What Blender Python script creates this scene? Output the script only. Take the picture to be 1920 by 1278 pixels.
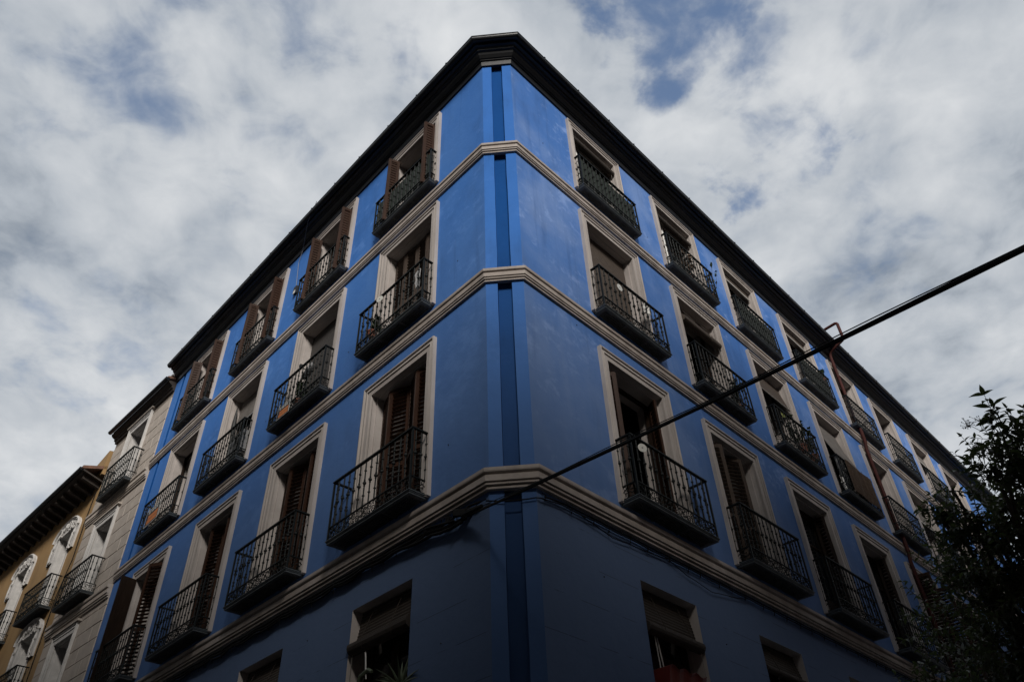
import bpy, bmesh, math, random
from mathutils import Vector, Matrix, noise

# ------------------------------------------------------------------ scene, camera, light
for o in list(bpy.data.objects):
    bpy.data.objects.remove(o)
SC = bpy.context.scene
COL = SC.collection
rnd = random.Random(11)
EYE = 1.6                                   # camera height above the street

PITCH, ROLL = 0.7125281405, -0.0443716070
def cam_axes():
    r = Vector((1, 0, 0)); f = Vector((0, math.cos(PITCH), math.sin(PITCH))); u = Vector((0, -math.sin(PITCH), math.cos(PITCH)))
    c, s = math.cos(ROLL), math.sin(ROLL)
    return c*r + s*u, c*u - s*r, f
CR, CU, CF = cam_axes()
cam = bpy.data.cameras.new('camera'); cam.sensor_width = 36; cam.lens = 27.207; cam.clip_start = 0.05; cam.clip_end = 5000
camo = bpy.data.objects.new('camera', cam); COL.objects.link(camo)
camo.matrix_world = Matrix(((CR.x, CU.x, -CF.x, 0), (CR.y, CU.y, -CF.y, 0), (CR.z, CU.z, -CF.z, EYE), (0, 0, 0, 1)))
SC.camera = camo
F_PX = 1451.06
def raydir(px, py):                          # direction through a pixel of the 1920-wide photograph
    return (CF + CR*((px-960)/F_PX) - CU*((py-639)/F_PX)).normalized()

SC.view_settings.view_transform = 'Standard'
SC.view_settings.look = 'None'
SC.view_settings.exposure = 0.0
SC.view_settings.gamma = 1.0
SC.view_settings.use_curve_mapping = False

SUN_EL, SUN_H = math.radians(34), Vector((0.16, -0.987, 0)).normalized()   # direction towards the sun
sun = bpy.data.lights.new('sun', 'SUN'); sun.energy = 3.4; sun.angle = math.radians(16); sun.color = (1.0, 0.95, 0.88)
suno = bpy.data.objects.new('sun', sun); COL.objects.link(suno)
SD = SUN_H*math.cos(SUN_EL) + Vector((0, 0, math.sin(SUN_EL)))
suno.rotation_euler = SD.to_track_quat('Z', 'Y').to_euler()

def build_world():
    w = bpy.data.worlds.new('World'); SC.world = w; w.use_nodes = True
    nt = w.node_tree; N = nt.nodes; Lk = nt.links; N.clear()
    def nd(t, **k):
        n = N.new(t)
        for a, b in k.items(): setattr(n, a, b)
        return n
    def math_(op, a, b=None, c=None):
        n = nd('ShaderNodeMath', operation=op)
        for i, v in enumerate((a, b, c)):
            if v is None: continue
            if isinstance(v, (int, float)): n.inputs[i].default_value = v
            else: Lk.new(v, n.inputs[i])
        return n.outputs[0]
    def ramp(v, a, b, c=0.0, d=1.0):
        n = nd('ShaderNodeMapRange', interpolation_type='SMOOTHSTEP')
        Lk.new(v, n.inputs[0]); n.inputs[1].default_value = a; n.inputs[2].default_value = b; n.inputs[3].default_value = c; n.inputs[4].default_value = d
        return n.outputs[0]
    out = nd('ShaderNodeOutputWorld')
    sky = nd('ShaderNodeTexSky', sky_type='NISHITA', sun_disc=False)
    sky.sun_elevation = SUN_EL; sky.sun_rotation = math.atan2(SUN_H.x, SUN_H.y)
    sky.air_density = 1.2; sky.dust_density = 1.0; sky.ozone_density = 4.0
    bg1 = nd('ShaderNodeBackground'); bg1.inputs[1].default_value = 0.15; Lk.new(sky.outputs[0], bg1.inputs[0])
    tc = nd('ShaderNodeTexCoord')
    sep = nd('ShaderNodeSeparateXYZ'); Lk.new(tc.outputs['Generated'], sep.inputs[0])
    z = math_('MAXIMUM', math_('ADD', sep.outputs[2], 0.18), 0.12)
    com = nd('ShaderNodeCombineXYZ')
    Lk.new(math_('DIVIDE', sep.outputs[0], z), com.inputs[0]); Lk.new(math_('DIVIDE', sep.outputs[1], z), com.inputs[1])
    def nz(scale, det, rough, dist, off, src=com.outputs[0]):
        mp = nd('ShaderNodeMapping'); Lk.new(src, mp.inputs[0]); mp.inputs['Location'].default_value = off
        n = nd('ShaderNodeTexNoise'); Lk.new(mp.outputs[0], n.inputs['Vector'])
        n.inputs['Scale'].default_value = scale; n.inputs['Detail'].default_value = det; n.inputs['Roughness'].default_value = rough; n.inputs['Distortion'].default_value = dist
        return n
    big = nz(2.0, 4, 0.5, 0.2, (3.1, 1.7, 0)).outputs[0]
    mid = nz(6.0, 8, 0.52, 0.35, (0.4, 5.2, 0)).outputs[0]
    fine = nz(15.0, 9, 0.55, 0.4, (7.4, 2.2, 0)).outputs[0]
    warp = nz(6.0, 6, 0.6, 0.2, (1, 1, 0))
    vs = nd('ShaderNodeVectorMath', operation='SUBTRACT'); Lk.new(warp.outputs['Color'], vs.inputs[0]); vs.inputs[1].default_value = (.5, .5, .5)
    vm = nd('ShaderNodeVectorMath', operation='MULTIPLY_ADD'); Lk.new(vs.outputs[0], vm.inputs[0]); vm.inputs[1].default_value = (.30, .30, .30); Lk.new(tc.outputs['Generated'], vm.inputs[2])
    vn = nd('ShaderNodeVectorMath', operation='NORMALIZE'); Lk.new(vm.outputs[0], vn.inputs[0])
    gap = None                                # breaks in the cloud: (pixel, angular radius in degrees, strength)
    for (px, py, rad, st) in ((1260, 75, 5.6, .80), (1215, 10, 5, .8), (1410, 170, 5, .6), (1490, 270, 4.5, .72), (1330, 20, 4, .6),
                              (225, 185, 7, .42), (480, 270, 5, .32), (560, 30, 4.5, .42), (800, 0, 4, .5), (110, 640, 6, .3),
                              (330, 90, 5, .3), (1540, 90, 4, .25), (1640, 470, 5, .25)):
        g = raydir(px, py)
        dt = nd('ShaderNodeVectorMath', operation='DOT_PRODUCT'); Lk.new(vn.outputs[0], dt.inputs[0]); dt.inputs[1].default_value = g
        m = ramp(dt.outputs['Value'], math.cos(math.radians(rad)), math.cos(math.radians(rad*0.1)), 0, st)
        gap = m if gap is None else math_('MAXIMUM', gap, m)
    detail = math_('ADD', math_('MULTIPLY', mid, 0.65), math_('MULTIPLY', fine, 0.35))
    # thin cloud where the gaps and the noise agree
    thin = math_('ADD', math_('MULTIPLY', gap, ramp(detail, 0.36, 0.64, 1.15, 0.35)), math_('MULTIPLY', math_('SUBTRACT', 0.485, detail), 1.6))
    fac = ramp(thin, 0.0, 0.95, 1.0, 0.10)
    # cloud brightness: broad grey and white masses with finer relief
    br = math_('ADD', math_('MULTIPLY', big, 0.62), math_('MULTIPLY', detail, 0.85))
    cr = nd('ShaderNodeValToRGB'); Lk.new(br, cr.inputs[0])
    e = cr.color_ramp.elements
    e[0].position = 0.50; e[0].color = (0.185, 0.225, 0.28, 1)
    e[1].position = 0.97; e[1].color = (0.76, 0.775, 0.79, 1)
    m_ = e.new(0.67); m_.color = (0.445, 0.485, 0.535, 1)
    bg2 = nd('ShaderNodeBackground'); Lk.new(cr.outputs[0], bg2.inputs[0]); bg2.inputs[1].default_value = 1.0
    mix = nd('ShaderNodeMixShader'); Lk.new(fac, mix.inputs[0]); Lk.new(bg1.outputs[0], mix.inputs[1]); Lk.new(bg2.outputs[0], mix.inputs[2])
    Lk.new(mix.outputs[0], out.inputs[0])
build_world()

# ------------------------------------------------------------------ materials
def mat(name, c1, c2=None, scale=6.0, rough=0.7, bump=0.0, metal=0.0, stretch=(1, 1, 1), spec=0.4, detail=5, bscale=None, coords='Object'):
    m = bpy.data.materials.new(name); m.use_nodes = True
    nt = m.node_tree; N = nt.nodes; Lk = nt.links; b = N['Principled BSDF']
    b.inputs['Roughness'].default_value = rough; b.inputs['Metallic'].default_value = metal; b.inputs['Specular IOR Level'].default_value = spec
    c2 = c2 or tuple(x*0.7 for x in c1)
    tc = N.new('ShaderNodeTexCoord'); mp = N.new('ShaderNodeMapping'); mp.inputs['Scale'].default_value = stretch
    if coords == 'World':
        gp = N.new('ShaderNodeNewGeometry'); Lk.new(gp.outputs['Position'], mp.inputs[0])
    else:
        Lk.new(tc.outputs['Object'], mp.inputs[0])
    n = N.new('ShaderNodeTexNoise'); n.inputs['Scale'].default_value = scale; n.inputs['Detail'].default_value = detail; n.inputs['Roughness'].default_value = 0.62
    Lk.new(mp.outputs[0], n.inputs['Vector'])
    r = N.new('ShaderNodeValToRGB'); r.color_ramp.elements[0].position = 0.32; r.color_ramp.elements[1].position = 0.68
    r.color_ramp.elements[0].color = (*c2, 1); r.color_ramp.elements[1].color = (*c1, 1)
    Lk.new(n.outputs[0], r.inputs[0]); Lk.new(r.outputs[0], b.inputs['Base Color'])
    if bump:
        n2 = N.new('ShaderNodeTexNoise'); n2.inputs['Scale'].default_value = bscale or scale*4; n2.inputs['Detail'].default_value = 6
        Lk.new(mp.outputs[0], n2.inputs['Vector'])
        bp = N.new('ShaderNodeBump'); bp.inputs['Strength'].default_value = bump; bp.inputs['Distance'].default_value = 0.01
        Lk.new(n2.outputs[0], bp.inputs['Height']); Lk.new(bp.outputs[0], b.inputs['Normal'])
    return m

def paint_wall(name, base, faded, wear_amount, joints, channel=False):
    """blue distemper on plaster: blotchy fading, vertical rain streaks, scuffs, hairline cracks; the ground storey has its own greyer coat; downward shade is painted in too."""
    m = bpy.data.materials.new(name); m.use_nodes = True
    nt = m.node_tree; N = nt.nodes; Lk = nt.links; b = N['Principled BSDF']
    b.inputs['Roughness'].default_value = 0.78; b.inputs['Specular IOR Level'].default_value = 0.16
    gp = N.new('ShaderNodeNewGeometry'); P = gp.outputs['Position']
    def noise_(scale, det, stretch=(1, 1, 1), rough=0.6, dist=0.0):
        mp = N.new('ShaderNodeMapping'); mp.inputs['Scale'].default_value = stretch; Lk.new(P, mp.inputs[0])
        n = N.new('ShaderNodeTexNoise'); n.inputs['Scale'].default_value = scale; n.inputs['Detail'].default_value = det; n.inputs['Roughness'].default_value = rough; n.inputs['Distortion'].default_value = dist
        Lk.new(mp.outputs[0], n.inputs['Vector']); return n.outputs[0]
    def rng(v, a, b_, c=0., d=1.):
        n = N.new('ShaderNodeMapRange'); n.interpolation_type = 'SMOOTHSTEP'; Lk.new(v, n.inputs[0])
        for i, x in enumerate((a, b_, c, d)): n.inputs[i+1].default_value = x
        return n.outputs[0]
    def mt(op, a, b_=None):
        n = N.new('ShaderNodeMath'); n.operation = op
        for i, v in enumerate((a, b_)):
            if v is None: continue
            if isinstance(v, (int, float)): n.inputs[i].default_value = v
            else: Lk.new(v, n.inputs[i])
        return n.outputs[0]
    def mixc(f, a, b_):
        n = N.new('ShaderNodeMix'); n.data_type = 'RGBA'; 
        if isinstance(f, (int, float)): n.inputs[0].default_value = f
        else: Lk.new(f, n.inputs[0])
        for i, v in ((6, a), (7, b_)):
            if isinstance(v, tuple): n.inputs[i].default_value = (*v, 1)
            else: Lk.new(v, n.inputs[i])
        return n.outputs[2]
    drip = rng(noise_(4.5, 6, (1, 1, 0.07)), 0.56, 0.76)
    blotch = rng(noise_(0.55, 6), 0.38, 0.70)
    streak = rng(noise_(2.2, 5, (1, 1, 0.16)), 0.50, 0.78)
    scuff = rng(mt('ADD', noise_(3.2, 9, (1, 1, 1.3), 0.66, 0.15), mt('MULTIPLY', mt('SUBTRACT', noise_(0.5, 3), .5), .6)), 0.53, 0.76)
    grime = rng(noise_(1.4, 7, (1, 1, 0.5)), 0.46, 0.78)
    dark = tuple(x*0.66 for x in base)
    c = mixc(mt('MULTIPLY', grime, 0.8), base, dark)
    c = mixc(mt('MULTIPLY', blotch, 0.50*wear_amount), c, faded)
    c = mixc(mt('MULTIPLY', streak, 0.38*wear_amount), c, faded)
    c = mixc(mt('MULTIPLY', scuff, 0.38*wear_amount), c, tuple(min(1, x*1.35+0.05) for x in faded))
    c = mixc(mt('MULTIPLY', drip, 0.38), c, tuple(x*0.55 for x in base))
    sp = N.new('ShaderNodeSeparateXYZ'); Lk.new(P, sp.inputs[0])
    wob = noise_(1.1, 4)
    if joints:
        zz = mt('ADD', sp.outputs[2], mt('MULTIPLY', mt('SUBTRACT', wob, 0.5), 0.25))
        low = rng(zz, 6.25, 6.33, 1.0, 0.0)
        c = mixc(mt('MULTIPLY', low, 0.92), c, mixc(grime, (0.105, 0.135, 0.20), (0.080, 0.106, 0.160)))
        low_shade = rng(zz, 6.6, 13.2, 0.66, 0.0)  # painted shade: greyer blue mixed in towards the lower storeys
        c = mixc(low_shade, c, (0.092, 0.145, 0.265))
        fr = mt('FRACT', mt('DIVIDE', sp.outputs[2], 0.47))
        line = mt('MULTIPLY', mt('LESS_THAN', fr, 0.016), mt('MULTIPLY', low, rng(noise_(1.7, 3), 0.47, 0.56)))
        c = mixc(mt('MULTIPLY', line, 0.65), c, (0.03, 0.035, 0.05))
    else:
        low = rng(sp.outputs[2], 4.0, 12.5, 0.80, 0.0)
        c = mixc(low, c, (0.078, 0.125, 0.225) if not channel else (0.040, 0.066, 0.128))  # downward shade painted into the corner and channel colour
        line = None
    Lk.new(c, b.inputs['Base Color'])
    h = mt('ADD', mt('MULTIPLY', noise_(9, 8), 0.7), mt('MULTIPLY', noise_(1.3, 4), 1.5))
    if line is not None: h = mt('SUBTRACT', h, line)
    bp = N.new('ShaderNodeBump'); bp.inputs['Strength'].default_value = 0.28; bp.inputs['Distance'].default_value = 0.02
    Lk.new(h, bp.inputs['Height']); Lk.new(bp.outputs[0], b.inputs['Normal'])
    return m

M = {}
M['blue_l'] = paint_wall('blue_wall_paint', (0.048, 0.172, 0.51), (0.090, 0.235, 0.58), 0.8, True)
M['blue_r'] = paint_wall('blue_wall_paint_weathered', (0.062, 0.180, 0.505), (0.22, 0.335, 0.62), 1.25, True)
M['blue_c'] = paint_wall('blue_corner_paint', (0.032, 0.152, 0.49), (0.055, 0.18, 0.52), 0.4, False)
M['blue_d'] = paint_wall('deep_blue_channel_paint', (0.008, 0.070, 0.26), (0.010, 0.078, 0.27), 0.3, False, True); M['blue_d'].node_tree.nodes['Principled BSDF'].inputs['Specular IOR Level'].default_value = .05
M['cream'] = mat('cream_trim_paint', (0.485, 0.44, 0.41), (0.365, 0.325, 0.30), 2.2, 0.7, 0.25, coords='World', stretch=(1, 1, .5))
M['reveal'] = mat('reveal_plaster', (0.50, 0.455, 0.43), (0.38, 0.34, 0.315), 1.8, 0.75, 0.2, coords='World')
M['band'] = mat('band_plaster', (0.43, 0.38, 0.345), (0.28, 0.24, 0.213), 3.0, 0.75, 0.35, coords='World', stretch=(1, 1, .7))
M['cornice'] = mat('black_cornice_paint', (0.012, 0.013, 0.016), (0.007, 0.008, 0.009), 3.0, 0.45, 0.15, coords='World')
M['gutter'] = mat('black_zinc_gutter', (0.016, 0.018, 0.021), (0.010, 0.011, 0.013), 4.0, 0.3, 0.1, coords='World')
M['iron'] = mat('black_iron', (0.007, 0.010, 0.010), (0.004, 0.006, 0.006), 14.0, 0.6, 0.2, spec=.22)
M['slab'] = mat('grey_painted_slab', (0.105, 0.120, 0.128), (0.060, 0.070, 0.076), 5.0, 0.6, 0.25)
M['grate'] = mat('slab_underside_iron', (0.10, 0.105, 0.107), (0.055, 0.058, 0.06), 10.0, 0.6, 0.2)
M['brown'] = mat('brown_shutter_wood', (0.046, 0.021, 0.012), (0.026, 0.012, 0.0075), 7.0, 0.55, 0.2, spec=.12, stretch=(6, 6, .6))
M['brown_lt'] = mat('greyed_brown_wood', (0.090, 0.066, 0.052), (0.052, 0.038, 0.030), 7.0, 0.6, 0.2, spec=.12, stretch=(6, 6, .6))
M['door'] = mat('dark_door_wood', (0.030, 0.019, 0.014), (0.017, 0.011, 0.008), 6.0, 0.5, 0.15, spec=.12, stretch=(5, 5, .6))
M['room'] = mat('dim_room_plaster', (0.030, 0.026, 0.023), (0.02, 0.018, 0.016), 1.0, 0.9)
M['glass'] = mat('dark_window_glass', (0.012, 0.014, 0.017), (0.008, 0.009, 0.011), 1.5, 0.06, 0, spec=0.5)
M['blind_dk'] = mat('dark_woven_blind', (0.050, 0.038, 0.030), (0.026, 0.020, 0.016), 25.0, 0.85, 0.4, stretch=(.3, 1, 6))
M['screen'] = mat('dark_green_netting', (0.016, 0.026, 0.020), (0.009, 0.015, 0.012), 20, 0.85, 0.4)
M['blind'] = mat('woven_blind', (0.115, 0.088, 0.070), (0.060, 0.046, 0.037), 25.0, 0.8, 0.4, stretch=(.3, 1, 6))
M['canvas'] = mat('grey_canvas', (0.22, 0.20, 0.185), (0.16, 0.145, 0.132), 4, 0.85, 0.2)
M['reed'] = mat('reed_mat', (0.215, 0.155, 0.115), (0.10, 0.070, 0.052), 16, 0.8, 0.5, stretch=(.8, 1, 3))
M['white'] = mat('white_plastic', (0.72, 0.71, 0.68), (0.62, 0.61, 0.58), 3, 0.5)
M['whitepaint'] = mat('white_wood_paint', (0.62, 0.60, 0.57), (0.48, 0.46, 0.43), 4, 0.6, .1)
M['stone'] = mat('pale_ashlar', (0.46, 0.405, 0.355), (0.37, 0.325, 0.285), 3.5, 0.8, 0.3, coords='World')
M['stone_b'] = mat('pale_ashlar_greyer', (0.445, 0.395, 0.35), (0.36, 0.315, 0.28), 3.5, 0.8, 0.3, coords='World')
M['mortar'] = mat('dark_mortar', (0.30, 0.26, 0.22), (0.22, 0.19, 0.16), 8, 0.9, 0.2)
M['stucco_w'] = mat('white_stucco', (0.58, 0.56, 0.54), (0.46, 0.445, 0.43), 5, 0.75, 0.3, coords='World')
M['ochre'] = mat('ochre_render', (0.34, 0.215, 0.095), (0.25, 0.155, 0.068), 1.6, 0.8, 0.25, coords='World', stretch=(1, 1, .4))
M['wood_eave'] = mat('black_eave_wood', (0.045, 0.034, 0.027), (0.022, 0.017, 0.014), 5, 0.65, 0.2)
M['redpipe'] = mat('red_brown_pipe_paint', (0.075, 0.022, 0.018), (0.046, 0.016, 0.014), 5, 0.7, 0.15, spec=.15)
M['rubber'] = mat('black_cable', (0.007, 0.007, 0.0075), (0.005, 0.005, 0.0055), 8, 0.75, spec=.15)
M['tile'] = mat('roof_tile', (0.20, 0.105, 0.07), (0.12, 0.065, 0.045), 5, 0.8, 0.3)
M['asphalt'] = mat('asphalt', (0.055, 0.055, 0.057), (0.04, 0.04, 0.042), 30, 0.9, 0.4, coords='World')
M['paving'] = mat('grey_paving', (0.33, 0.32, 0.31), (0.25, 0.245, 0.24), 5, 0.85, 0.3, coords='World')
M['kerb'] = mat('granite_kerb', (0.32, 0.31, 0.30), (0.24, 0.235, 0.23), 12, 0.8, 0.3, coords='World')
M['render_a'] = mat('dark_tan_render', (0.34, 0.30, 0.26), (0.27, 0.235, 0.20), 1.2, 0.85, 0.2, coords='World')
M['render_b'] = mat('brick_red_render', (0.33, 0.25, 0.21), (0.26, 0.195, 0.16), 1.2, 0.85, 0.2, coords='World')
M['leaf'] = mat('glossy_dark_leaf', (0.070, 0.082, 0.048), (0.040, 0.050, 0.028), 18, 0.40, 0, spec=0.4)
def translucent(m, f, c):
    nt = m.node_tree; tr = nt.nodes.new('ShaderNodeBsdfTranslucent'); tr.inputs[0].default_value = (*c, 1); mx = nt.nodes.new('ShaderNodeMixShader'); mx.inputs[0].default_value = f
    out = next(n for n in nt.nodes if n.type == 'OUTPUT_MATERIAL')
    nt.links.new(nt.nodes['Principled BSDF'].outputs[0], mx.inputs[1]); nt.links.new(tr.outputs[0], mx.inputs[2]); nt.links.new(mx.outputs[0], out.inputs[0])
translucent(M['leaf'], .32, (0.085, 0.115, 0.035))
M['leaf2'] = mat('pot_plant_leaf', (0.050, 0.085, 0.030), (0.030, 0.050, 0.020), 12, 0.5, 0)
M['aloe'] = mat('grey_green_aloe', (0.11, 0.135, 0.085), (0.07, 0.09, 0.055), 12, 0.5, 0)
M['bark'] = mat('grey_brown_bark', (0.085, 0.068, 0.052), (0.05, 0.04, 0.031), 12, 0.85, 0.5, stretch=(1, 1, .3))
M['terracotta'] = mat('terracotta', (0.25, 0.085, 0.048), (0.17, 0.058, 0.035), 6, 0.75, 0.15)
M['redpot'] = mat('red_plastic_pot', (0.20, 0.025, 0.018), (0.14, 0.018, 0.014), 4, 0.5, 0)
M['orange'] = mat('orange_sign_print', (0.62, 0.20, 0.045), (0.52, 0.16, 0.038), 12, 0.6, 0)
M['black'] = mat('black_sign_print', (0.02, 0.02, 0.02), (0.014, 0.014, 0.014), 12, 0.6, 0)
M['greymetal'] = mat('grey_metal', (0.27, 0.27, 0.275), (0.20, 0.20, 0.205), 6, 0.5, 0.05)
M['silver'] = mat('pale_disc', (0.66, 0.65, 0.60), (0.56, 0.55, 0.50), 20, 0.3, 0, spec=.6)
M['lime'] = mat('lime_disc', (0.50, 0.56, 0.17), (0.40, 0.46, 0.13), 10, 0.5, 0)
M['net'] = mat('dark_screen', (0.075, 0.068, 0.064), (0.050, 0.045, 0.043), 40, 0.7, 0.3)

# ------------------------------------------------------------------ mesh helpers
WM = {}                                    # world matrix of every object made here
class MB:
    def __init__(s): s.v = []; s.f = []
    def add(s, vs, fs):
        k = len(s.v); s.v += [tuple(v) for v in vs]; s.f += [tuple(i+k for i in f) for f in fs]
    def box(s, x0, x1, y0, y1, z0, z1):
        s.add([(x0,y0,z0),(x1,y0,z0),(x1,y1,z0),(x0,y1,z0),(x0,y0,z1),(x1,y0,z1),(x1,y1,z1),(x0,y1,z1)],
              [(0,3,2,1),(4,5,6,7),(0,1,5,4),(1,2,6,5),(2,3,7,6),(3,0,4,7)])
    def slab(s, o, a, b, c):               # parallelepiped from corner o and edges a, b, c
        o, a, b, c = map(Vector, (o, a, b, c))
        s.add([o, o+a, o+a+b, o+b, o+c, o+a+c, o+a+b+c, o+b+c], [(0,3,2,1),(4,5,6,7),(0,1,5,4),(1,2,6,5),(2,3,7,6),(3,0,4,7)])
    def tube(s, pts, r, n=6, cap=True, flat=None):
        pts = [Vector(p) for p in pts]; rs = r if isinstance(r, (list, tuple)) else [r]*len(pts)
        k = len(s.v); up = None
        for i, p in enumerate(pts):
            t = (pts[min(i+1, len(pts)-1)]-pts[max(i-1, 0)])
            t = t.normalized() if t.length > 1e-9 else Vector((0, 0, 1))
            if up is None: up = t.orthogonal().normalized()
            up = (up - t*up.dot(t)); up = up.normalized() if up.length > 1e-6 else t.orthogonal().normalized()
            w = t.cross(up)
            for j in range(n):
                a = 2*math.pi*j/n + math.pi/n
                s.v.append(tuple(p + (up*math.cos(a) + w*math.sin(a))*rs[i]))
        for i in range(len(pts)-1):
            for j in range(n):
                s.f.append((k+i*n+j, k+i*n+(j+1) % n, k+(i+1)*n+(j+1) % n, k+(i+1)*n+j))
        if cap:
            s.f.append(tuple(k+j for j in reversed(range(n)))); s.f.append(tuple(k+(len(pts)-1)*n+j for j in range(n)))
    def lathe(s, prof, n=8, c=(0, 0, 0)):  # prof: (radius, z)
        k = len(s.v)
        for r, z in prof:
            for j in range(n):
                a = 2*math.pi*j/n; s.v.append((c[0]+r*math.cos(a), c[1]+r*math.sin(a), c[2]+z))
        for i in range(len(prof)-1):
            for j in range(n):
                s.f.append((k+i*n+j, k+i*n+(j+1) % n, k+(i+1)*n+(j+1) % n, k+(i+1)*n+j))
        s.f.append(tuple(k+j for j in reversed(range(n)))); s.f.append(tuple(k+(len(prof)-1)*n+j for j in range(n)))
    def sweep(s, rings, closed=True, caps=True):
        n = len(rings[0]); k = len(s.v)
        for r in rings: s.v += [tuple(p) for p in r]
        for i in range(len(rings)-1):
            for j in range(n if closed else n-1):
                s.f.append((k+i*n+j, k+i*n+(j+1) % n, k+(i+1)*n+(j+1) % n, k+(i+1)*n+j))
        if caps and closed:
            s.f.append(tuple(k+j for j in reversed(range(n)))); s.f.append(tuple(k+(len(rings)-1)*n+j for j in range(n)))
    def mesh(s, name, sgn=1, smooth=False, fix=True):
        me = bpy.data.meshes.new(name)
        me.from_pydata([(v[0]*sgn, v[1], v[2]) for v in s.v], [], s.f if sgn > 0 else [tuple(reversed(f)) for f in s.f])
        if fix:
            bm = bmesh.new(); bm.from_mesh(me); bmesh.ops.recalc_face_normals(bm, faces=bm.faces); bm.to_mesh(me); bm.free()
        if smooth:
            for p in me.polygons: p.use_smooth = True
        return me
def put(name, me, m, parent=None, mw=None, **props):
    o = bpy.data.objects.new(name, me); COL.objects.link(o)
    if me is not None and m is not None and not me.materials: me.materials.append(m)
    mw = mw or (WM[parent.name] if parent else Matrix())
    WM[o.name] = mw
    if parent:
        o.parent = parent; o.matrix_basis = WM[parent.name].inverted() @ mw
    else: o.matrix_world = mw
    for k, v in props.items(): o[k] = v
    return o
def empty(name, loc, label, cat, group=None, mw=None):
    o = put(name, None, None, None, mw or Matrix.Translation(loc)); o.empty_display_size = .3
    o['label'] = label; o['category'] = cat
    if group: o['group'] = group
    return o
T = Matrix.Translation

# ------------------------------------------------------------------ the two street fronts of the blue corner house
CX, CY = -0.0457, 8.0
DL, DR = 0.78157, 0.74317
dL, nL = Vector((-math.sin(DL), math.cos(DL), 0)), Vector((-math.cos(DL), -math.sin(DL), 0))
dR, nR = Vector((math.sin(DR), math.cos(DR), 0)), Vector((math.cos(DR), -math.sin(DR), 0))
def frame_mat(org, xdir):
    y = Vector((0, 0, 1)).cross(xdir)
    return Matrix(((xdir.x, y.x, 0, org.x), (xdir.y, y.y, 0, org.y), (0, 0, 1, 0), (0, 0, 0, 1)))
CO = Vector((CX, CY, 0))
FM = {'L': frame_mat(CO, dL), 'R': frame_mat(CO, -dR)}      # local x = +u (L) or -u (R), y = outwards, z = up
SG = {'L': 1, 'R': -1}
def at(side, u, off, z): return FM[side] @ T((SG[side]*u, off, z))
def wp(side, u, off, z): return (FM[side] @ Vector((SG[side]*u, off, z)))
LEN = {'L': 14.30, 'R': 29.0}
EDGE = {'L': 0.443, 'R': 0.385}

W_ = {2: 1.88, 3: 1.80, 4: 1.76}
TRIM = {2: 0.195, 3: 0.185, 4: 0.172}
HEAD = {2: 0.200, 3: 0.185, 4: 0.172}
ZTOP = {2: 8.04+EYE, 3: 11.44+EYE, 4: 14.44+EYE}
ZSLAB = {2: 5.20+EYE, 3: 8.79+EYE, 4: 12.07+EYE}
ZRAIL = {2: 6.25+EYE, 3: 9.81+EYE, 4: 13.08+EYE}
PROJ = {2: 0.31, 3: 0.24, 4: 0.185}
WIN = {}
for (s_, c_, l_, n_) in (('L',1,2,1.604),('L',1,3,1.678),('L',1,4,1.736),('L',2,2,4.69),('L',2,3,4.713),('L',2,4,4.781),('L',3,2,7.761),('L',3,3,7.854),('L',3,4,7.798),
                ('L',4,2,10.908),('L',4,3,10.948),('L',4,4,10.94),
                ('R',1,2,2.082),('R',1,3,2.067),('R',1,4,2.063),('R',2,2,5.056),('R',2,3,5.025),('R',2,4,5.05),('R',3,2,8.063),('R',3,3,8.067),('R',3,4,7.943),
                ('R',4,2,11.10),('R',4,3,11.017),('R',4,4,10.964),('R',5,2,13.969),('R',5,3,13.949),('R',5,4,13.892),('R',6,2,16.83),('R',6,3,16.80),('R',6,4,16.711),
                ('R',7,3,19.70),('R',7,4,19.695),('R',8,3,22.55),('R',8,4,22.55)):
    WIN[(s_, c_, l_)] = n_
OPEN = {}
for (s_, c_, l_), n_ in WIN.items():
    OPEN[(s_, c_, l_)] = (n_+TRIM[l_], n_+W_[l_]-TRIM[l_], ZSLAB[l_]+0.06, ZTOP[l_]-HEAD[l_])
GW = {('L',1,1):(1.915,3.24), ('L',2,1):(5.05,6.366), ('L',3,1):(8.1,9.42), ('R',1,1):(2.33,3.618), ('R',2,1):(5.314,6.626), ('R',3,1):(8.3,9.6)}
for k, (a, b) in GW.items(): OPEN[k] = (a, b, (2.80 if k == ('R',1,1) else 2.66)+EYE, 4.19+EYE)

house = empty('apartment_building', CO, 'bright blue corner apartment house with cream bands and iron balconies', 'building')

def wall_grid(mb, x0, x1, z0, z1, openings, y=0.0):
    xs = sorted({x0, x1, *[o[0] for o in openings], *[o[1] for o in openings]})
    zs = sorted({z0, z1, *[o[2] for o in openings], *[o[3] for o in openings]})
    for i in range(len(xs)-1):
        for j in range(len(zs)-1):
            xm, zm = (xs[i]+xs[i+1])/2, (zs[j]+zs[j+1])/2
            if any(o[0] < xm < o[1] and o[2] < zm < o[3] for o in openings): continue
            mb.add([(xs[i], y, zs[j]), (xs[i+1], y, zs[j]), (xs[i+1], y, zs[j+1]), (xs[i], y, zs[j+1])], [(0, 1, 2, 3)])

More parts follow.
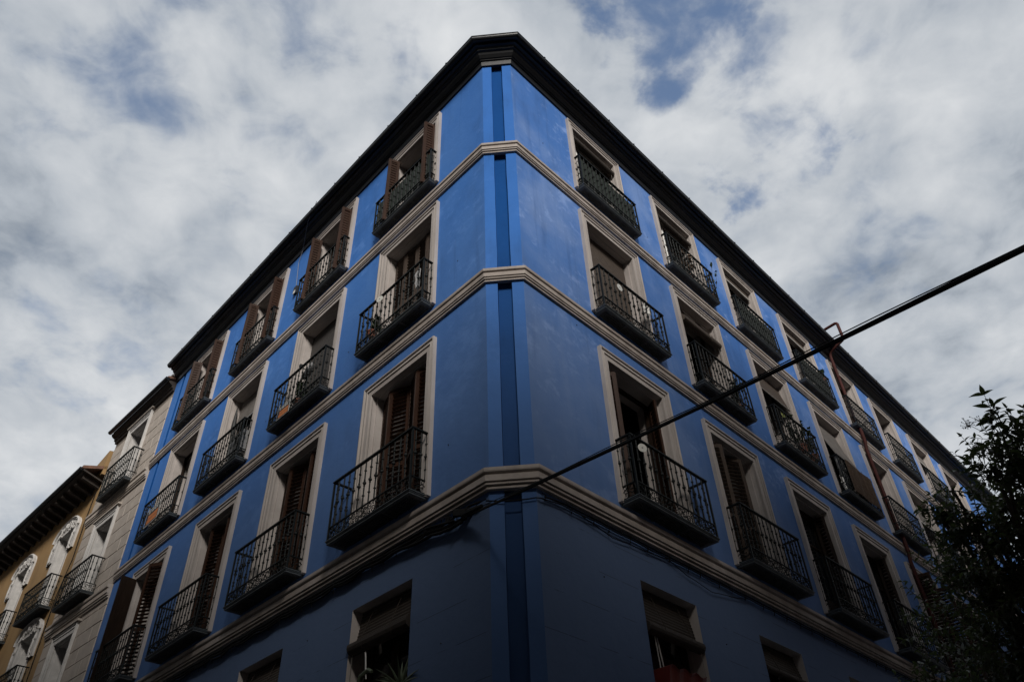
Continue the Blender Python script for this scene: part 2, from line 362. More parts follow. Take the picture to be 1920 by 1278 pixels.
ZW = 14.70+EYE
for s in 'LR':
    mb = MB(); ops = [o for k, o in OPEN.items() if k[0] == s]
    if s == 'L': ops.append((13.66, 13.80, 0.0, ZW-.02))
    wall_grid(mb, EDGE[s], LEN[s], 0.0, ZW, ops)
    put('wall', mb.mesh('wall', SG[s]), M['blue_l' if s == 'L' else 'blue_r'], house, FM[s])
    # dim rooms behind the openings
    mb = MB()
    a, b, D = EDGE[s]+.35, LEN[s]-.1, 1.9
    mb.add([(a, -D, .3), (b, -D, .3), (b, -D, ZW), (a, -D, ZW)], [(0, 1, 2, 3)])
    for z in (ZSLAB[2]-.25, ZSLAB[3]-.25, ZSLAB[4]-.25, ZW):
        mb.box(a, b, -D, -.5, z, z+.22)
    for i in range(20):
        x = 3.95+i*3.06 if s == 'L' else 4.4+i*3.0
        if x < b: mb.box(x, x+.12, -D, -.5, .3, ZW)
    put('interior', mb.mesh('interior', SG[s]), M['room'], house, FM[s])
# recessed strip next to the neighbour
mb = MB(); x0, x1, d = 13.66, 13.80, .10
mb.add([(x0,0,0),(x0,-d,0),(x1,-d,0),(x1,0,0),(x0,0,ZW),(x0,-d,ZW),(x1,-d,ZW),(x1,0,ZW)], [(0,1,5,4),(1,2,6,5),(2,3,7,6)])
put('wall_groove', mb.mesh('wall_groove', 1, fix=False), M['blue_d'], house, FM['L'])

# the chamfered corner with its recessed channel
pl, pr = wp('L', EDGE['L'], 0, 0), wp('R', EDGE['R'], 0, 0)
cx = (pr-pl); CLEN = cx.length; cx.normalize()
cn = Vector((cx.y, -cx.x, 0))
CM = Matrix(((cx.x, cn.x, 0, pl.x), (cx.y, cn.y, 0, pl.y), (0, 0, 1, 0), (0, 0, 0, 1)))
g0, g1, gd = CLEN*0.315, CLEN*0.69, 0.085
nseg = 40
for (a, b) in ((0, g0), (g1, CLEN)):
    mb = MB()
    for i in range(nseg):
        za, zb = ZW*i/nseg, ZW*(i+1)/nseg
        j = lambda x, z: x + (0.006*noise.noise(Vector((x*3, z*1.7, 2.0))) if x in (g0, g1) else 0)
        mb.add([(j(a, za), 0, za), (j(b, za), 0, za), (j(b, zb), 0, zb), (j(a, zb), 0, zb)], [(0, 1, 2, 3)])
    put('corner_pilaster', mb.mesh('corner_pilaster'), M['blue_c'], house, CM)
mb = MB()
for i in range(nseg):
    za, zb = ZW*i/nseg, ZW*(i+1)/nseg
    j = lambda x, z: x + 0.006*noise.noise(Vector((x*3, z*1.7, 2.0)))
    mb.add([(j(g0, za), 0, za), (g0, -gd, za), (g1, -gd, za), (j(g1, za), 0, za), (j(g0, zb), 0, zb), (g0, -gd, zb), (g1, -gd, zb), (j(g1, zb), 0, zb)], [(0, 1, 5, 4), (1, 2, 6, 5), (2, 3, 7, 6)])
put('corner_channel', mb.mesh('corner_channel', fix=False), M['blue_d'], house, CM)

# mouldings that run round the corner
def around(profile, lenL=LEN['L'], lenR=LEN['R'], ext=0.0, step=1e9):
    """rings of a (off, z) profile from the left end over the chamfer to the right end"""
    kL = math.tan(math.acos(max(-1, min(1, nL.dot(cn))))/2); kR = math.tan(math.acos(max(-1, min(1, nR.dot(cn))))/2)
    rings = [[wp('L', lenL+ext, o, z) for o, z in profile]]
    n = int((lenL-1)//step) if step < 1e8 else 0
    for i in range(n, 0, -1): rings.append([wp('L', EDGE['L']+(lenL-EDGE['L'])*i/(n+1), o, z+0.006*noise.noise(Vector((i*.9, z, 0)))) for o, z in profile])
    rings.append([wp('L', EDGE['L']-kL*o, o, z) for o, z in profile])
    rings.append([wp('R', EDGE['R']-kR*o, o, z) for o, z in profile])
    n = int((lenR-1)//step) if step < 1e8 else 0
    for i in range(1, n+1): rings.append([wp('R', EDGE['R']+(lenR-EDGE['R'])*i/(n+1), o, z+0.008*noise.noise(Vector((i*.9, z, 5)))) for o, z in profile])
    rings.append([wp('R', lenR, o, z) for o, z in profile])
    return rings
def add_around(name, prof, m, **k):
    mb = MB(); mb.sweep(around(prof, **k)); return put(name, mb.mesh(name), m, house, Matrix())
def band(zb, h, d):
    p = [(-.05, 0), (.45, 0), (.45, .10), (.28, .115), (.28, .155), (.66, .17), (.66, .25), (.46, .265), (.46, .305), (.80, .32), (.80, .61), (.60, .625), (.60, .68), (.96, .73), (1.0, .79), (1.0, .93), (.85, .96), (-.05, 1.0)]
    return [(o*d if o > 0 else -.03, zb+z*h) for o, z in p]
add_around('string_course', band(4.785+EYE, .285, .125), M['band'], step=1.7)
add_around('string_course', band(8.36+EYE, .258, .085), M['band'], step=1.7)
add_around('string_course', band(11.61+EYE, .262, .085), M['band'], step=1.7)
z0 = 14.60+EYE
add_around('cornice', [(-.04, z0), (.035, z0), (.045, z0+.13), (.075, z0+.145), (.075, z0+.165), (.10, z0+.175), (.15, z0+.235), (.17, z0+.27), (.17, z0+.29), (.215, z0+.30),
                       (.225, z0+.345), (.235, z0+.36), (.29, z0+.365), (.30, z0+.42), (.33, z0+.44), (.33, z0+.50), (-.04, z0+.62)], M['cornice'], step=1.9)
gz = 15.065+EYE
gp_ = [(.355+.072*math.cos(a), gz+.072*math.sin(a)) for a in [math.pi*(1.0+i/8) for i in range(9)]]
gp_ = [(gp_[0][0], gp_[0][1]+.015)] + gp_ + [(gp_[-1][0], gp_[-1][1]+.02), (gp_[-1][0]+.012, gp_[-1][1]+.028), (gp_[-1][0]+.012, gp_[-1][1]+.01)]
gp_in = [(o-.008 if o > .355 else o+.008, z+.012) for o, z in reversed(gp_[1:-3])]
add_around('gutter', gp_+gp_in, M['gutter'], step=1.5)
# gutter straps
bm_ = MB()
prof = [(.355+.08*math.cos(a), gz+.08*math.sin(a)) for a in [math.pi*(1.0+i/8) for i in range(9)]] + [(.437, gz+.035), (.447, gz+.035)]
inn = [(o, z+.014) for o, z in reversed(prof)]
bm_.sweep([[(x, o, z) for o, z in prof+inn] for x in (-.018, .018)])
strap = bm_.mesh('gutter_strap')
for s in 'LR':
    u = 1.1 if s == 'L' else 1.0
    while u < LEN[s]-.2:
        put('gutter_strap', strap, M['gutter'], house, at(s, u, 0, 0)); u += 1.02+rnd.uniform(-.12, .12)
# low roof behind the gutter
mb = MB(); rr = around([(.31, z0+.47), (.28, z0+.53), (-3.5, z0+1.3), (-3.5, z0+.6)], ext=0); mb.sweep(rr, True, False)
put('roof', mb.mesh('roof'), M['tile'], house, Matrix())
# tile ends above the gutter on the long side
mb = MB()
u = .9
while u < LEN['R']-.1:
    zz = z0+.545+0.03*noise.noise(Vector((u*.4, 0, 3)))
    mb.tube([wp('R', u, .30, zz-.03), wp('R', u, -.15, zz+.10)], [.065, .06], 6); u += .24
put('roof_tiles', mb.mesh('roof_tiles'), M['tile'], house, Matrix(), kind='stuff')

# ------------------------------------------------------------------ window surrounds, reveals, joinery
def surround(w, h, tr, hd):
    """moulded architrave on jambs and head, local x 0..w, z 0 (slab) .. h"""
    mb = MB()
    prof = [(0, -.02), (0, .056), (.022, .060), (.034, .052), (.036, .012), (.050, .012), (.058, .040), (.098, .046), (.102, .008), (.118, .008), (.124, .030), (.99, .026), (1.0, .020), (1.0, -.02)]
    def pr(t):  # positions inwards, scaled
        return [((x if x < .5 else t*x), o) for x, o in prof]
    pj, ph = pr(tr), pr(hd)
    ring = lambda f: [f(i) for i in range(len(prof))]
    rings = [ring(lambda i: (pj[i][0], pj[i][1], 0)), ring(lambda i: (pj[i][0], pj[i][1], h-ph[i][0])),
             ring(lambda i: (w-pj[i][0], pj[i][1], h-ph[i][0])), ring(lambda i: (w-pj[i][0], pj[i][1], 0))]
    mb.sweep(rings); return mb
def reveal(a, b, z0, z1, d, step=.085, ins=.022):
    """jambs and soffit, with a small rebate part way in"""
    mb = MB(); i_ = ins
    for x, s_ in ((a, 1), (b, -1)):
        xi = x+s_*i_
        mb.add([(x,.0,z0),(x,-step,z0),(xi,-step,z0),(xi,-d,z0),(x,.0,z1),(x,-step,z1),(xi,-step,z1-i_),(xi,-d,z1-i_)], [(0,1,5,4),(1,2,6,5),(2,3,7,6)])
    mb.add([(a,.0,z1),(a,-step,z1),(b,-step,z1),(b,.0,z1)], [(0,1,2,3)])
    mb.add([(a,-step,z1),(a+i_,-step,z1-i_),(b-i_,-step,z1-i_),(b,-step,z1)], [(0,1,2,3)])
    mb.add([(a+i_,-step,z1-i_),(a+i_,-d,z1-i_),(b-i_,-d,z1-i_),(b-i_,-step,z1-i_)], [(0,1,2,3)])
    mb.add([(a,0,z0),(a,-d,z0),(b,-d,z0),(b,0,z0)], [(0,1,2,3)])
    return mb
DEPTH = 0.25
def joinery(w, h, leaves=2, open_=()):
    """door frame of timber plus panes; returns frame MB and pane boxes"""
    fr = MB(); panes = []
    t = .07
    fr.box(0, t, -.06, 0, 0, h); fr.box(w-t, w, -.06, 0, 0, h); fr.box(t, w-t, -.06, 0, h-t, h)
    lw = (w-2*t)/leaves
    for i in range(leaves):
        if i in open_: continue
        x0, x1 = t+i*lw+.004, t+(i+1)*lw-.004; st = .075
        zt = h-t-.004
        fr.box(x0, x0+st, -.05, -.008, .01, zt); fr.box(x1-st, x1, -.05, -.008, .01, zt)
        fr.box(x0+st, x1-st, -.05, -.008, .01, .62); fr.box(x0+st, x1-st, -.05, -.008, zt-.09, zt)
        zm = .62+(zt-.71)*.62
        fr.box(x0+st, x1-st, -.05, -.008, zm, zm+.04)
        panes += [(x0+st, x1-st, .62, zm), (x0+st, x1-st, zm+.04, zt-.09)]
    return fr, panes

OPEN_DOORS = {('R',1,2): (0, 1), ('R',3,2): (0,), ('R',4,2): (0,), ('L',4,3): (0, 1), ('L',4,2): (0, 1), ('R',2,3): (0, 1), ('R',3,3): (1,)}
HALF_WHITE = {('R',1,4), ('R',2,4), ('R',6,4), ('R',7,4)}
for k, (a, b, zb, zt) in OPEN.items():
    s, c, l = k
    if l > 1:
        n = WIN[k]; key = 'surround_%s%d' % (s, l)
        me = bpy.data.meshes.get(key) or surround(W_[l], ZTOP[l]-ZSLAB[l]-.03, TRIM[l], HEAD[l]).mesh(key, SG[s])
        put('window_surround', me, M['cream'], house, at(s, n, 0.012, ZSLAB[l]+.03))
    me = (reveal(a, b, zb, zt, DEPTH+.25) if l > 1 else reveal(a, b, zb, zt, DEPTH+.25, .2, .004)).mesh('window_reveal', SG[s], fix=False)
    put('window_reveal', me, M['reveal'], house, FM[s])
    w, h = b-a, zt-zb
    key = 'joinery_%s%d_%s' % (s, l, OPEN_DOORS.get(k, ()))
    fr, panes = joinery(w, h, 2, OPEN_DOORS.get(k, ()))
    me = bpy.data.meshes.get(key) or fr.mesh(key, SG[s])
    wd = put('window', me, M['door'], house, at(s, a, -DEPTH-.02, zb))
    for p in panes:
        mb = MB(); mb.box(p[0], p[1], -.035, -.025, p[2], p[3])
        put('pane', mb.mesh('pane', SG[s]), M['glass'], wd, WM[wd.name])

# louvred shutters -------------------------------------------------
slat_budget = [0]
stuff_slats = []
slat_cache = {}
def shutter(s, u, off, z, w, h, ang, m='brown', single=False, mid=True, thick=.035, solid=False):
    """one louvred leaf hinged at (u, off), turned by ang from the wall line (0 = along +u, positive = outwards)"""
    key = 'shutter_%s_%.2f_%.2f_%s%d' % (s, w, h, m, solid)
    me = bpy.data.meshes.get(key)
    st = .055
    bars = [0, .09] if not mid else [0, .09, h*.40, h*.40+.07, h-.08, h]
    if me is None:
        mb = MB()
        mb.box(0, st, -thick/2, thick/2, 0, h); mb.box(w-st, w, -thick/2, thick/2, 0, h)
        mb.box(st, w-st, -thick/2, thick/2, 0, .10); mb.box(st, w-st, -thick/2, thick/2, h-.08, h); mb.box(st, w-st, -thick/2, thick/2, h*.40, h*.40+.07)
        if solid: mb.box(st-.002, w-st+.002, -.004, .004, .09, h-.07)
        me = mb.mesh(key, SG[s])
    rot = Matrix.Rotation(SG[s]*ang, 4, 'Z')
    mw = at(s, u, off, z) @ rot
    leaf = put('shutter', me, M[m], house, mw)
    zs = []
    for z0_, z1_ in ((.10, h*.40), (h*.40+.07, h-.08)):
        n = max(1, int((z1_-z0_)/.078))
        zs += [z0_+(z1_-z0_)*(i+.5)/n for i in range(n)]
    if single:
        k2 = (s, round(w, 3))
        if k2 not in slat_cache:
            mb = MB(); mb.slab((st-.004, -thick*.42, -.018), (w-2*st+.008, 0, 0), (0, thick*.84, .030), (0, -.004, .007))
            slat_cache[k2] = mb.mesh('slat', SG[s])
        for zz in zs: put('slat', slat_cache[k2], M[m], leaf, mw @ T((0, 0, zz)))
    else:
        mb = MB()
        for zz in zs: mb.slab((st-.004, -thick*.42, zz-.018), (w-2*st+.008, 0, 0), (0, thick*.84, .030), (0, -.004, .007))
        me2 = mb.mesh('slats', SG[s]); me2.transform(mw); stuff_slats.append((me2, m))
    return leaf
def zigzag(s, k, angs, off, top=.10, m='brown', single=False):
    """closed bi-fold leaves; angs gives each panel's turn"""
    a, b, zb, zt = OPEN[k]; w = (b-a-.02)/sum(math.cos(x) for x in angs)
    a += .024; b -= .024; w = (b-a-.004)/sum(math.cos(x) for x in angs); u, o = a+.002, off
    for an in angs:
        shutter(s, u, o, zb+.01, w-.006, zt-zb-top, an, m, single)
        u += w*math.cos(an); o += w*math.sin(an)
R_ = math.radians
zigzag('L', ('L',1,2), (R_(24), R_(-24), R_(22), R_(-22)), -.23, single=True)
zigzag('L', ('L',2,2), (R_(20), R_(-20), R_(20), R_(-20)), -.22)
zigzag('L', ('L',3,2), (R_(22), R_(-22), R_(22), R_(-22)), -.23)
zigzag('L', ('L',1,3), (R_(6), R_(-6), R_(5), R_(-5)), -.22, m='brown_lt', single=True)
# right side, first floor: leaves folded at the jambs
def folded(s, k, near=True, far=True, m='brown', top=.10, off=-.20, w=.36, single=False, deg=62):
    a, b, zb, zt = OPEN[k]
    if near:
        a += .026; shutter(s, a+.02, off, zb+.01, w, zt-zb-top, R_(deg), m, single); shutter(s, a+.02+w*math.cos(R_(deg)), off+w*math.sin(R_(deg)), zb+.01, w, zt-zb-top, R_(-deg), m, single)
    if far:
        b -= .026; shutter(s, b-.02, off, zb+.01, w, zt-zb-top, math.pi-R_(deg), m, single); shutter(s, b-.02-w*math.cos(R_(deg)), off+w*math.sin(R_(deg)), zb+.01, w, zt-zb-top, math.pi+R_(deg), m, single)
folded('R', ('R',1,2), True, False, off=-.22, deg=48, w=.27)
shutter('R', OPEN[('R',1,2)][1]-.05, -.24, OPEN[('R',1,2)][2]+.01, .24, 2.5, math.pi-R_(62), 'brown', solid=True)
zigzag('R', ('R',2,2), (R_(34), R_(-34), R_(28), R_(-28)), -.24, m='brown_lt', single=True)
folded('R', ('R',3,2), True, True, m='door', off=-.24, deg=78, w=.22)
folded('R', ('R',4,2), True, True, m='door', off=-.24, deg=78, w=.22)
folded('R', ('R',5,2), True, True, m='brown', off=-.02, deg=80, w=.42)
folded('R', ('R',6,2), True, True, m='brown', off=-.05, deg=75, w=.36)
# top floor, left side: leaves folded out over the surround
for c in (1, 2, 3, 4):
    k = ('L', c, 4); a, b, zb, zt = OPEN[k]; h = zt-zb-.12
    w = .235
    for (ux, sg_) in ((a+.02, 1), (b-.02, -1)):
        d = R_(78+rnd.uniform(-6, 6))
        base = 0 if sg_ == 1 else math.pi
        shutter('L', ux, .02, zb+.01, w, h, d if sg_ == 1 else math.pi-d, 'brown', solid=True)
        e = .02+w*math.sin(d); uu = ux+sg_*w*math.cos(d)
        d2 = R_(70+rnd.uniform(-6, 6))
        shutter('L', uu, e, zb+.01, w, h, -d2 if sg_ == 1 else math.pi+d2, 'brown', solid=True)
# fourth column, first floor: one whole leaf swung out into the street
k = ('L',4,2); a, b, zb, zt = OPEN[k]
mb = MB(); hh = zt-zb-.03
mb.box(0, .36, -.018, .018, 0, hh)
for x0_, z0_, z1_ in ((.07, .12, .9), (.07, 1.02, hh-.12)): mb.box(x0_, x0_+.22, -.026, .026, z0_, z1_)
put('shutter', mb.mesh('shutter'), M['door'], house, at('L', b, .02, zb+.02) @ Matrix.Rotation(R_(98), 4, 'Z'))
pass; shutter('L', a+.02, -.12, zb+.02, .50, zt-zb-.06, R_(35), 'brown')
# all remaining slats, joined
allm = {}
for me2, m in stuff_slats:
    bm = allm.setdefault(m, bmesh.new()); bm.from_mesh(me2); bpy.data.meshes.remove(me2)
for m, bm in allm.items():
    me = bpy.data.meshes.new('slats'); bm.to_mesh(me); bm.free(); put('slats', me, M[m], house, Matrix(), kind='stuff')

# ------------------------------------------------------------------ iron balconies
def baluster_mesh(h):
    r = .0105
    p = [(r, 0), (r, h*.20), (r*1.9, h*.215), (r*1.9, h*.235), (r, h*.25), (r, h*.43), (r*1.7, h*.445), (r*1.1, h*.46), (r*2.6, h*.485), (r*2.6, h*.515), (r*1.1, h*.54), (r*1.7, h*.555), (r, h*.57),
         (r, h*.75), (r*1.9, h*.765), (r*1.9, h*.785), (r, h*.80), (r, h)]
    mb = MB(); mb.lathe(p, 6); return mb
def spiral(mb, c, r, a0, turns, sgn, plane, n=14, thick=.0075):
    pts = []
    for i in range(n+1):
        t = i/n; rr = r*(1-.78*t); a = a0+sgn*turns*2*math.pi*t
        p = (c[0]+rr*math.cos(a), c[1]+rr*math.sin(a)); pts.append(plane(*p))
    mb.tube(pts, thick, 4, True)
def scroll_panel(mb, length, h, plane):
    n = max(1, round(length/.19)); w = length/n
    for i in range(n):
        x = i*w; fl = 1 if i % 2 == 0 else -1
        spiral(mb, (x+w*.30, h*.30), w*.27, R_(90), 1.15, fl, plane); spiral(mb, (x+w*.70, h*.70), w*.27, R_(-90), 1.15, fl, plane)
        mb.tube([plane(x+w*.30, h*.30+w*.27), plane(x+w*.5, h*.5), plane(x+w*.70, h*.70-w*.27)], .0075, 4)
        spiral(mb, (x+w*.74, h*.26), w*.17, R_(0), .9, -fl, plane, 9); spiral(mb, (x+w*.26, h*.76), w*.17, R_(180), .9, -fl, plane, 9)
        mb.tube([plane(x, 0), plane(x, h)], .006, 4)
    mb.tube([plane(length, 0), plane(length, h)], .006, 4)
MESH = {}
def balcony(build, mwf, sg, tag_, W, p, hr, rich, nfront=13, nside=2, plain=False, slab_t=.055):
    """slab + scroll frieze + balusters + handrail; local x 0..W, y 0 (wall) .. p, z 0 slab bottom"""
    key = 'balcony_%s' % tag_
    fz0, fz1 = slab_t+.008, slab_t+.215
    if key not in MESH:
        mb = MB()
        # moulded slab edge
        prof = [(0, 0), (.0, .012), (-.008, .018), (.006, .028), (.006, slab_t-.016), (.018, slab_t-.010), (.018, slab_t), (-.045, slab_t), (-.045, 0)]
        def rg(f): return [f(o, z) for o, z in prof]
        mb.sweep([rg(lambda o, z: (-o, 0, z)), rg(lambda o, z: (-o, p+o, z)), rg(lambda o, z: (W+o, p+o, z)), rg(lambda o, z: (W+o, 0, z))])
        mb.box(.05, W-.05, 0.005, p-.05, slab_t-.03, slab_t-.004)
        slab = mb.mesh('balcony', sg)
        g = MB()                                   # underside: three fields of small cast squares
        nx = 3; m_ = .035; fw = (W-.12)/nx
        for i in range(nx):
            x0, x1 = .06+i*fw+m_/2, .06+(i+1)*fw-m_/2; y0, y1 = .012, p-.045
            g.box(x0, x1, y0, y1, .024, .040)
            cs = .034; nxx = int((x1-x0)/cs); nyy = max(1, int((y1-y0)/cs))
            for a in range(nxx):
                for b in range(nyy):
                    xx = x0+(x1-x0)*(a+.5)/nxx; yy = y0+(y1-y0)*(b+.5)/nyy
                    g.box(xx-.010, xx+.010, yy-.010, yy+.010, .006, .024)
        for i in range(nx+1):
            x = .06+i*fw; g.box(x-m_/2, x+m_/2, .008, p-.04, .002, .045)
        grate = g.mesh('underside_grating', sg)
        f = MB()
        scroll_panel(f, W, fz1-fz0, lambda a, b: (a, p-.012, fz0+b))
        scroll_panel(f, p-.03, fz1-fz0, lambda a, b: (0.006, a+.01, fz0+b)); scroll_panel(f, p-.03, fz1-fz0, lambda a, b: (W-.006, a+.01, fz0+b))
        for z in (fz0+.004, fz1):
            f.box(-.008, W+.008, p-.024, p, z-.007, z+.007); f.box(-.006, .018, 0, p-.024, z-.007, z+.007); f.box(W-.018, W+.006, 0, p-.024, z-.007, z+.007)
        fr = f.mesh('scroll_frieze', sg)
        h_ = MB()
        h_.box(-.018, W+.018, p-.036, p+.012, hr-.022, hr); h_.box(-.018, .026, -.03, p-.036, hr-.022, hr); h_.box(W-.026, W+.018, -.03, p-.036, hr-.022, hr)
        for x in (.004, W-.004): h_.box(x-.013, x+.013, p-.025, p+.001, slab_t, hr-.022)
        hd = h_.mesh('handrail', sg)
        bl = baluster_mesh(hr-.02-fz1-.006)
        MESH[key] = (slab, grate, fr, hd, bl.mesh('baluster', sg), bl)
    slab, grate, fr, hd, bal, bl = MESH[key]
    b = put('balcony', slab, M['slab'], build, mwf)
    put('underside_grating', grate, M['grate'], b, mwf); put('scroll_frieze', fr, M['iron'], b, mwf); put('handrail', hd, M['iron'], b, mwf)
    pos = [(W*(i+1)/(nfront+1), p-.012) for i in range(nfront)] + [(x, p*(j+.55)/(nside+.3)) for x in (.006, W-.006) for j in range(nside)]
    res = []
    for x, y in pos:
        m4 = mwf @ T((sg*x, y, fz1+.006))
        if rich: put('baluster', bal, M['iron'], b, m4)
        else: res.append((bl, m4, sg))
    return res
rest = []
RICH = {(s, c, l) for s in 'LR' for c in (1, 2, 3) for l in (2, 3)} | {('L',1,4), ('R',1,4), ('L',2,4), ('R',2,4)}
for (s, c, l), n in WIN.items():
    if c >= 8: continue
    W = W_[l]+.09
    rest += balcony(house, at(s, n+.07, 0, ZSLAB[l]), SG[s], s+str(l), W, PROJ[l], ZRAIL[l]-ZSLAB[l], (s, c, l) in RICH, nside=2 if l > 2 else 3)
vs, fs = [], []
for bl, m4, sg in rest:
    k = len(vs); vs += [tuple(m4 @ Vector((v[0]*sg, v[1], v[2]))) for v in bl.v]; fs += [tuple(i+k for i in f) for f in bl.f]
me = bpy.data.meshes.new('balusters'); me.from_pydata(vs, [], fs); put('balusters', me, M['iron'], house, Matrix(), kind='stuff')

# drain pipe on the right front, with its swan neck over the gutter
mb = MB(); u = 14.25
pts = [wp('R', u, .14, 15.72+EYE), wp('R', u, .30, 15.74+EYE), wp('R', u, .58, 15.76+EYE)]
c = [(.62, 15.74), (.645, 15.69), (.645, 15.20), (.635, 15.11), (.60, 15.06), (.54, 15.03), (.24, 14.90), (.15, 14.85), (.11, 14.76), (.10, 14.60), (.10, 12.2), (.14, 12.0), (.14, 11.6), (.10, 11.4), (.10, 8.9), (.14, 8.75), (.14, 8.3), (.10, 8.1), (.10, 5.4), (.17, 5.2), (.17, 4.7), (.10, 4.5), (.10, -1.5)]
pts += [wp('R', u-.003*i, o, z+EYE) for i, (o, z) in enumerate(c)]
mb.tube(pts, .047, 8); dp = put('drain_pipe', mb.mesh('drain_pipe', smooth=True), M['redpipe'], house, Matrix())
mb = MB(); mb.lathe([(.05, -.02), (.056, -.02), (.056, .02), (.05, .02)], 8); clip = mb.mesh('pipe_clip')
for z in (13.9, 12.9, 10.9, 9.8, 7.6, 6.6): put('pipe_clip', clip, M['redpipe'], dp, at('R', u-.03, .10, z+EYE))
# small junction box and lead by the gutter on the left front
mb = MB(); mb.box(0, .13, 0, .06, 0, .22); jb = put('junction_box', mb.mesh('junction_box', 1), M['black'], house, at('L', 7.10, 0, 13.08+EYE))
mb = MB(); mb.box(.02, .11, .061, .066, -.02, .075); put('cover_plate', mb.mesh('cover_plate', 1), M['white'], jb, WM[jb.name])
mb = MB(); mb.tube([wp('L', 6.05, .45, 15.14+EYE), wp('L', 6.6, .33, 14.95+EYE), wp('L', 7.2, .05, 14.6+EYE), wp('L', 7.35, .02, 14.3+EYE), wp('L', 7.2, .02, 13.3+EYE)], .007, 5); put('lead_wire', mb.mesh('lead_wire'), M['greymetal'], house, Matrix())

# ------------------------------------------------------------------ neighbours on the left
NB = math.radians(2.0)
dN = dL*math.cos(NB) + nL*math.sin(NB)
NO = wp('L', 14.30, 0, 0)
FM['N'] = frame_mat(NO, dN); SG['N'] = 1
nN = Vector((0, 0, 1)).cross(dN)
white = empty('stone_building', NO, 'narrow pale stone house squeezed between the blue and the ochre one', 'building')
WV = 3.92
nops = [(1.42, 2.62, 11.75+EYE, 14.05+EYE), (1.62, 2.78, 8.55+EYE, 10.85+EYE), (1.75, 2.95, 4.9+EYE, 7.60+EYE)]
mb = MB(); wall_grid(mb, 0.0, WV, 0, 14.5+EYE, nops); put('wall', mb.mesh('wall'), M['mortar'], white, FM['N'])
ck = 0.392
row = 0; z = 2.0+EYE
zb_ = 9.38+EYE-ck*20
while z+ck < 14.38+EYE:
    z = zb_+row*ck; row += 1
    if z < 3.4 or z+ck > 14.40+EYE: 
        if z > 14: break
        continue
    xs = [0.012]; x = 0.012 + (.48 if row % 2 else .95)
    while x < WV-.25: xs.append(x); x += .95+rnd.uniform(-.06, .06)
    xs.append(WV)
    for i in range(len(xs)-1):
        segs = [(xs[i], xs[i+1])]
        for (oa, ob, za, zc) in nops:
            if zc+.0 <= z+.02 or za >= z+ck-.02: continue
            ns = []
            for (p, q) in segs:
                if q <= oa or p >= ob: ns.append((p, q)); continue
                if p < oa: ns.append((p, oa))
                if q > ob: ns.append((ob, q))
            segs = ns
        for (p, q) in segs:
            if q-p < .06: continue
            mb = MB(); e = .008; g = .005; t = .022+rnd.uniform(-.004, .004)
            mb.add([(p+g,0,z+g),(q-g,0,z+g),(q-g,0,z+ck-g),(p+g,0,z+ck-g),(p+g+e,t,z+g+e),(q-g-e,t,z+g+e),(q-g-e,t,z+ck-g-e),(p+g+e,t,z+ck-g-e)], [(4,5,6,7),(0,1,5,4),(1,2,6,5),(2,3,7,6),(3,0,4,7)])
            put('stone', mb.mesh('stone', 1, fix=False), M['stone' if rnd.random() < .6 else 'stone_b'], white, FM['N'])
mb = MB(); mb.box(.3, WV-.1, -1.5, -1.3, 2, 15.5); put('interior', mb.mesh('interior'), M['room'], white, FM['N'])
for i, (a, b, z0_, z1_) in enumerate(nops):
    me = surround(b-a+.36, z1_-z0_+.22, .18, .22).mesh('window_surround'); put('window_surround', me, M['stucco_w'], white, FM['N'] @ T((a-.18, .03, z0_)))
    put('window_reveal', reveal(a, b, z0_, z1_, .5).mesh('window_reveal', fix=False), M['stucco_w'], white, FM['N'])
    mb = MB(); mb.box(a-.26, b+.26, .02, .12, z1_+.24, z1_+.29); mb.box(a-.22, b+.22, .02, .08, z1_+.215, z1_+.24); put('window_hood', mb.mesh('window_hood'), M['stone'], white, FM['N'])
    fr, panes = joinery(b-a, z1_-z0_); w = put('window', fr.mesh('window'), M['door'], white, FM['N'] @ T((a, -.34, z0_)))
    for p in panes:
        mb = MB(); mb.box(p[0], p[1], -.035, -.025, p[2], p[3]); put('pane', mb.mesh('pane'), M['glass'], w, WM[w.name])
for zb, h, d in ((11.32+EYE, .36, .13), (7.98+EYE, .34, .14)):
    mb = MB(); pr_ = band(zb, h, d); mb.sweep([[(x, o, z) for o, z in pr_] for x in (0.02, WV)]); put('string_course', mb.mesh('string_course'), M['stone'], white, FM['N'])
zc = 14.30+EYE
pc = [(-.03, zc), (.06, zc), (.07, zc+.07), (.11, zc+.09), (.12, zc+.16), (.17, zc+.18), (.22, zc+.22), (.24, zc+.28), (-.03, zc+.32)]
mb = MB(); mb.sweep([[(x, o, z) for o, z in pc] for x in (0.0, WV)]); put('cornice', mb.mesh('cornice'), M['wood_eave'], white, FM['N'])
pg = [(.30+.07*math.cos(a), zc+.34+.07*math.sin(a)) for a in [math.pi*(1+i/6) for i in range(7)]]; pg += [(o, z+.02) for o, z in ((pg[-1][0]-.012, pg[-1][1]), (pg[0][0]+.012, pg[0][1]))]
mb = MB(); mb.sweep([[(x, o, z) for o, z in pg] for x in (-.02, WV+.02)]); put('gutter', mb.mesh('gutter'), M['gutter'], white, FM['N'])
mb = MB(); mb.slab((-.0, .30, zc+.34), (WV, 0, 0), (0, -4, 1.3), (0, 0, .08)); put('roof', mb.mesh('roof'), M['tile'], white, FM['N'])
mb = MB(); mb.box(.35, .85, -.25, .05, zc+.40, zc+.74); mb.box(.30, .90, -.30, .10, zc+.74, zc+.80); put('roof_vent', mb.mesh('roof_vent'), M['greymetal'], white, FM['N'])
for (v0, v1, zb, zr, p) in ((.92, 2.72, 11.62+EYE, 12.67+EYE, .30), (1.22, 3.02, 8.42+EYE, 9.43+EYE, .34)):
    balcony(white, FM['N'] @ T((v0, 0.03, zb)), 1, 'W%.0f' % (zb*10), v1-v0, p, zr-zb, True, nfront=11, nside=3)

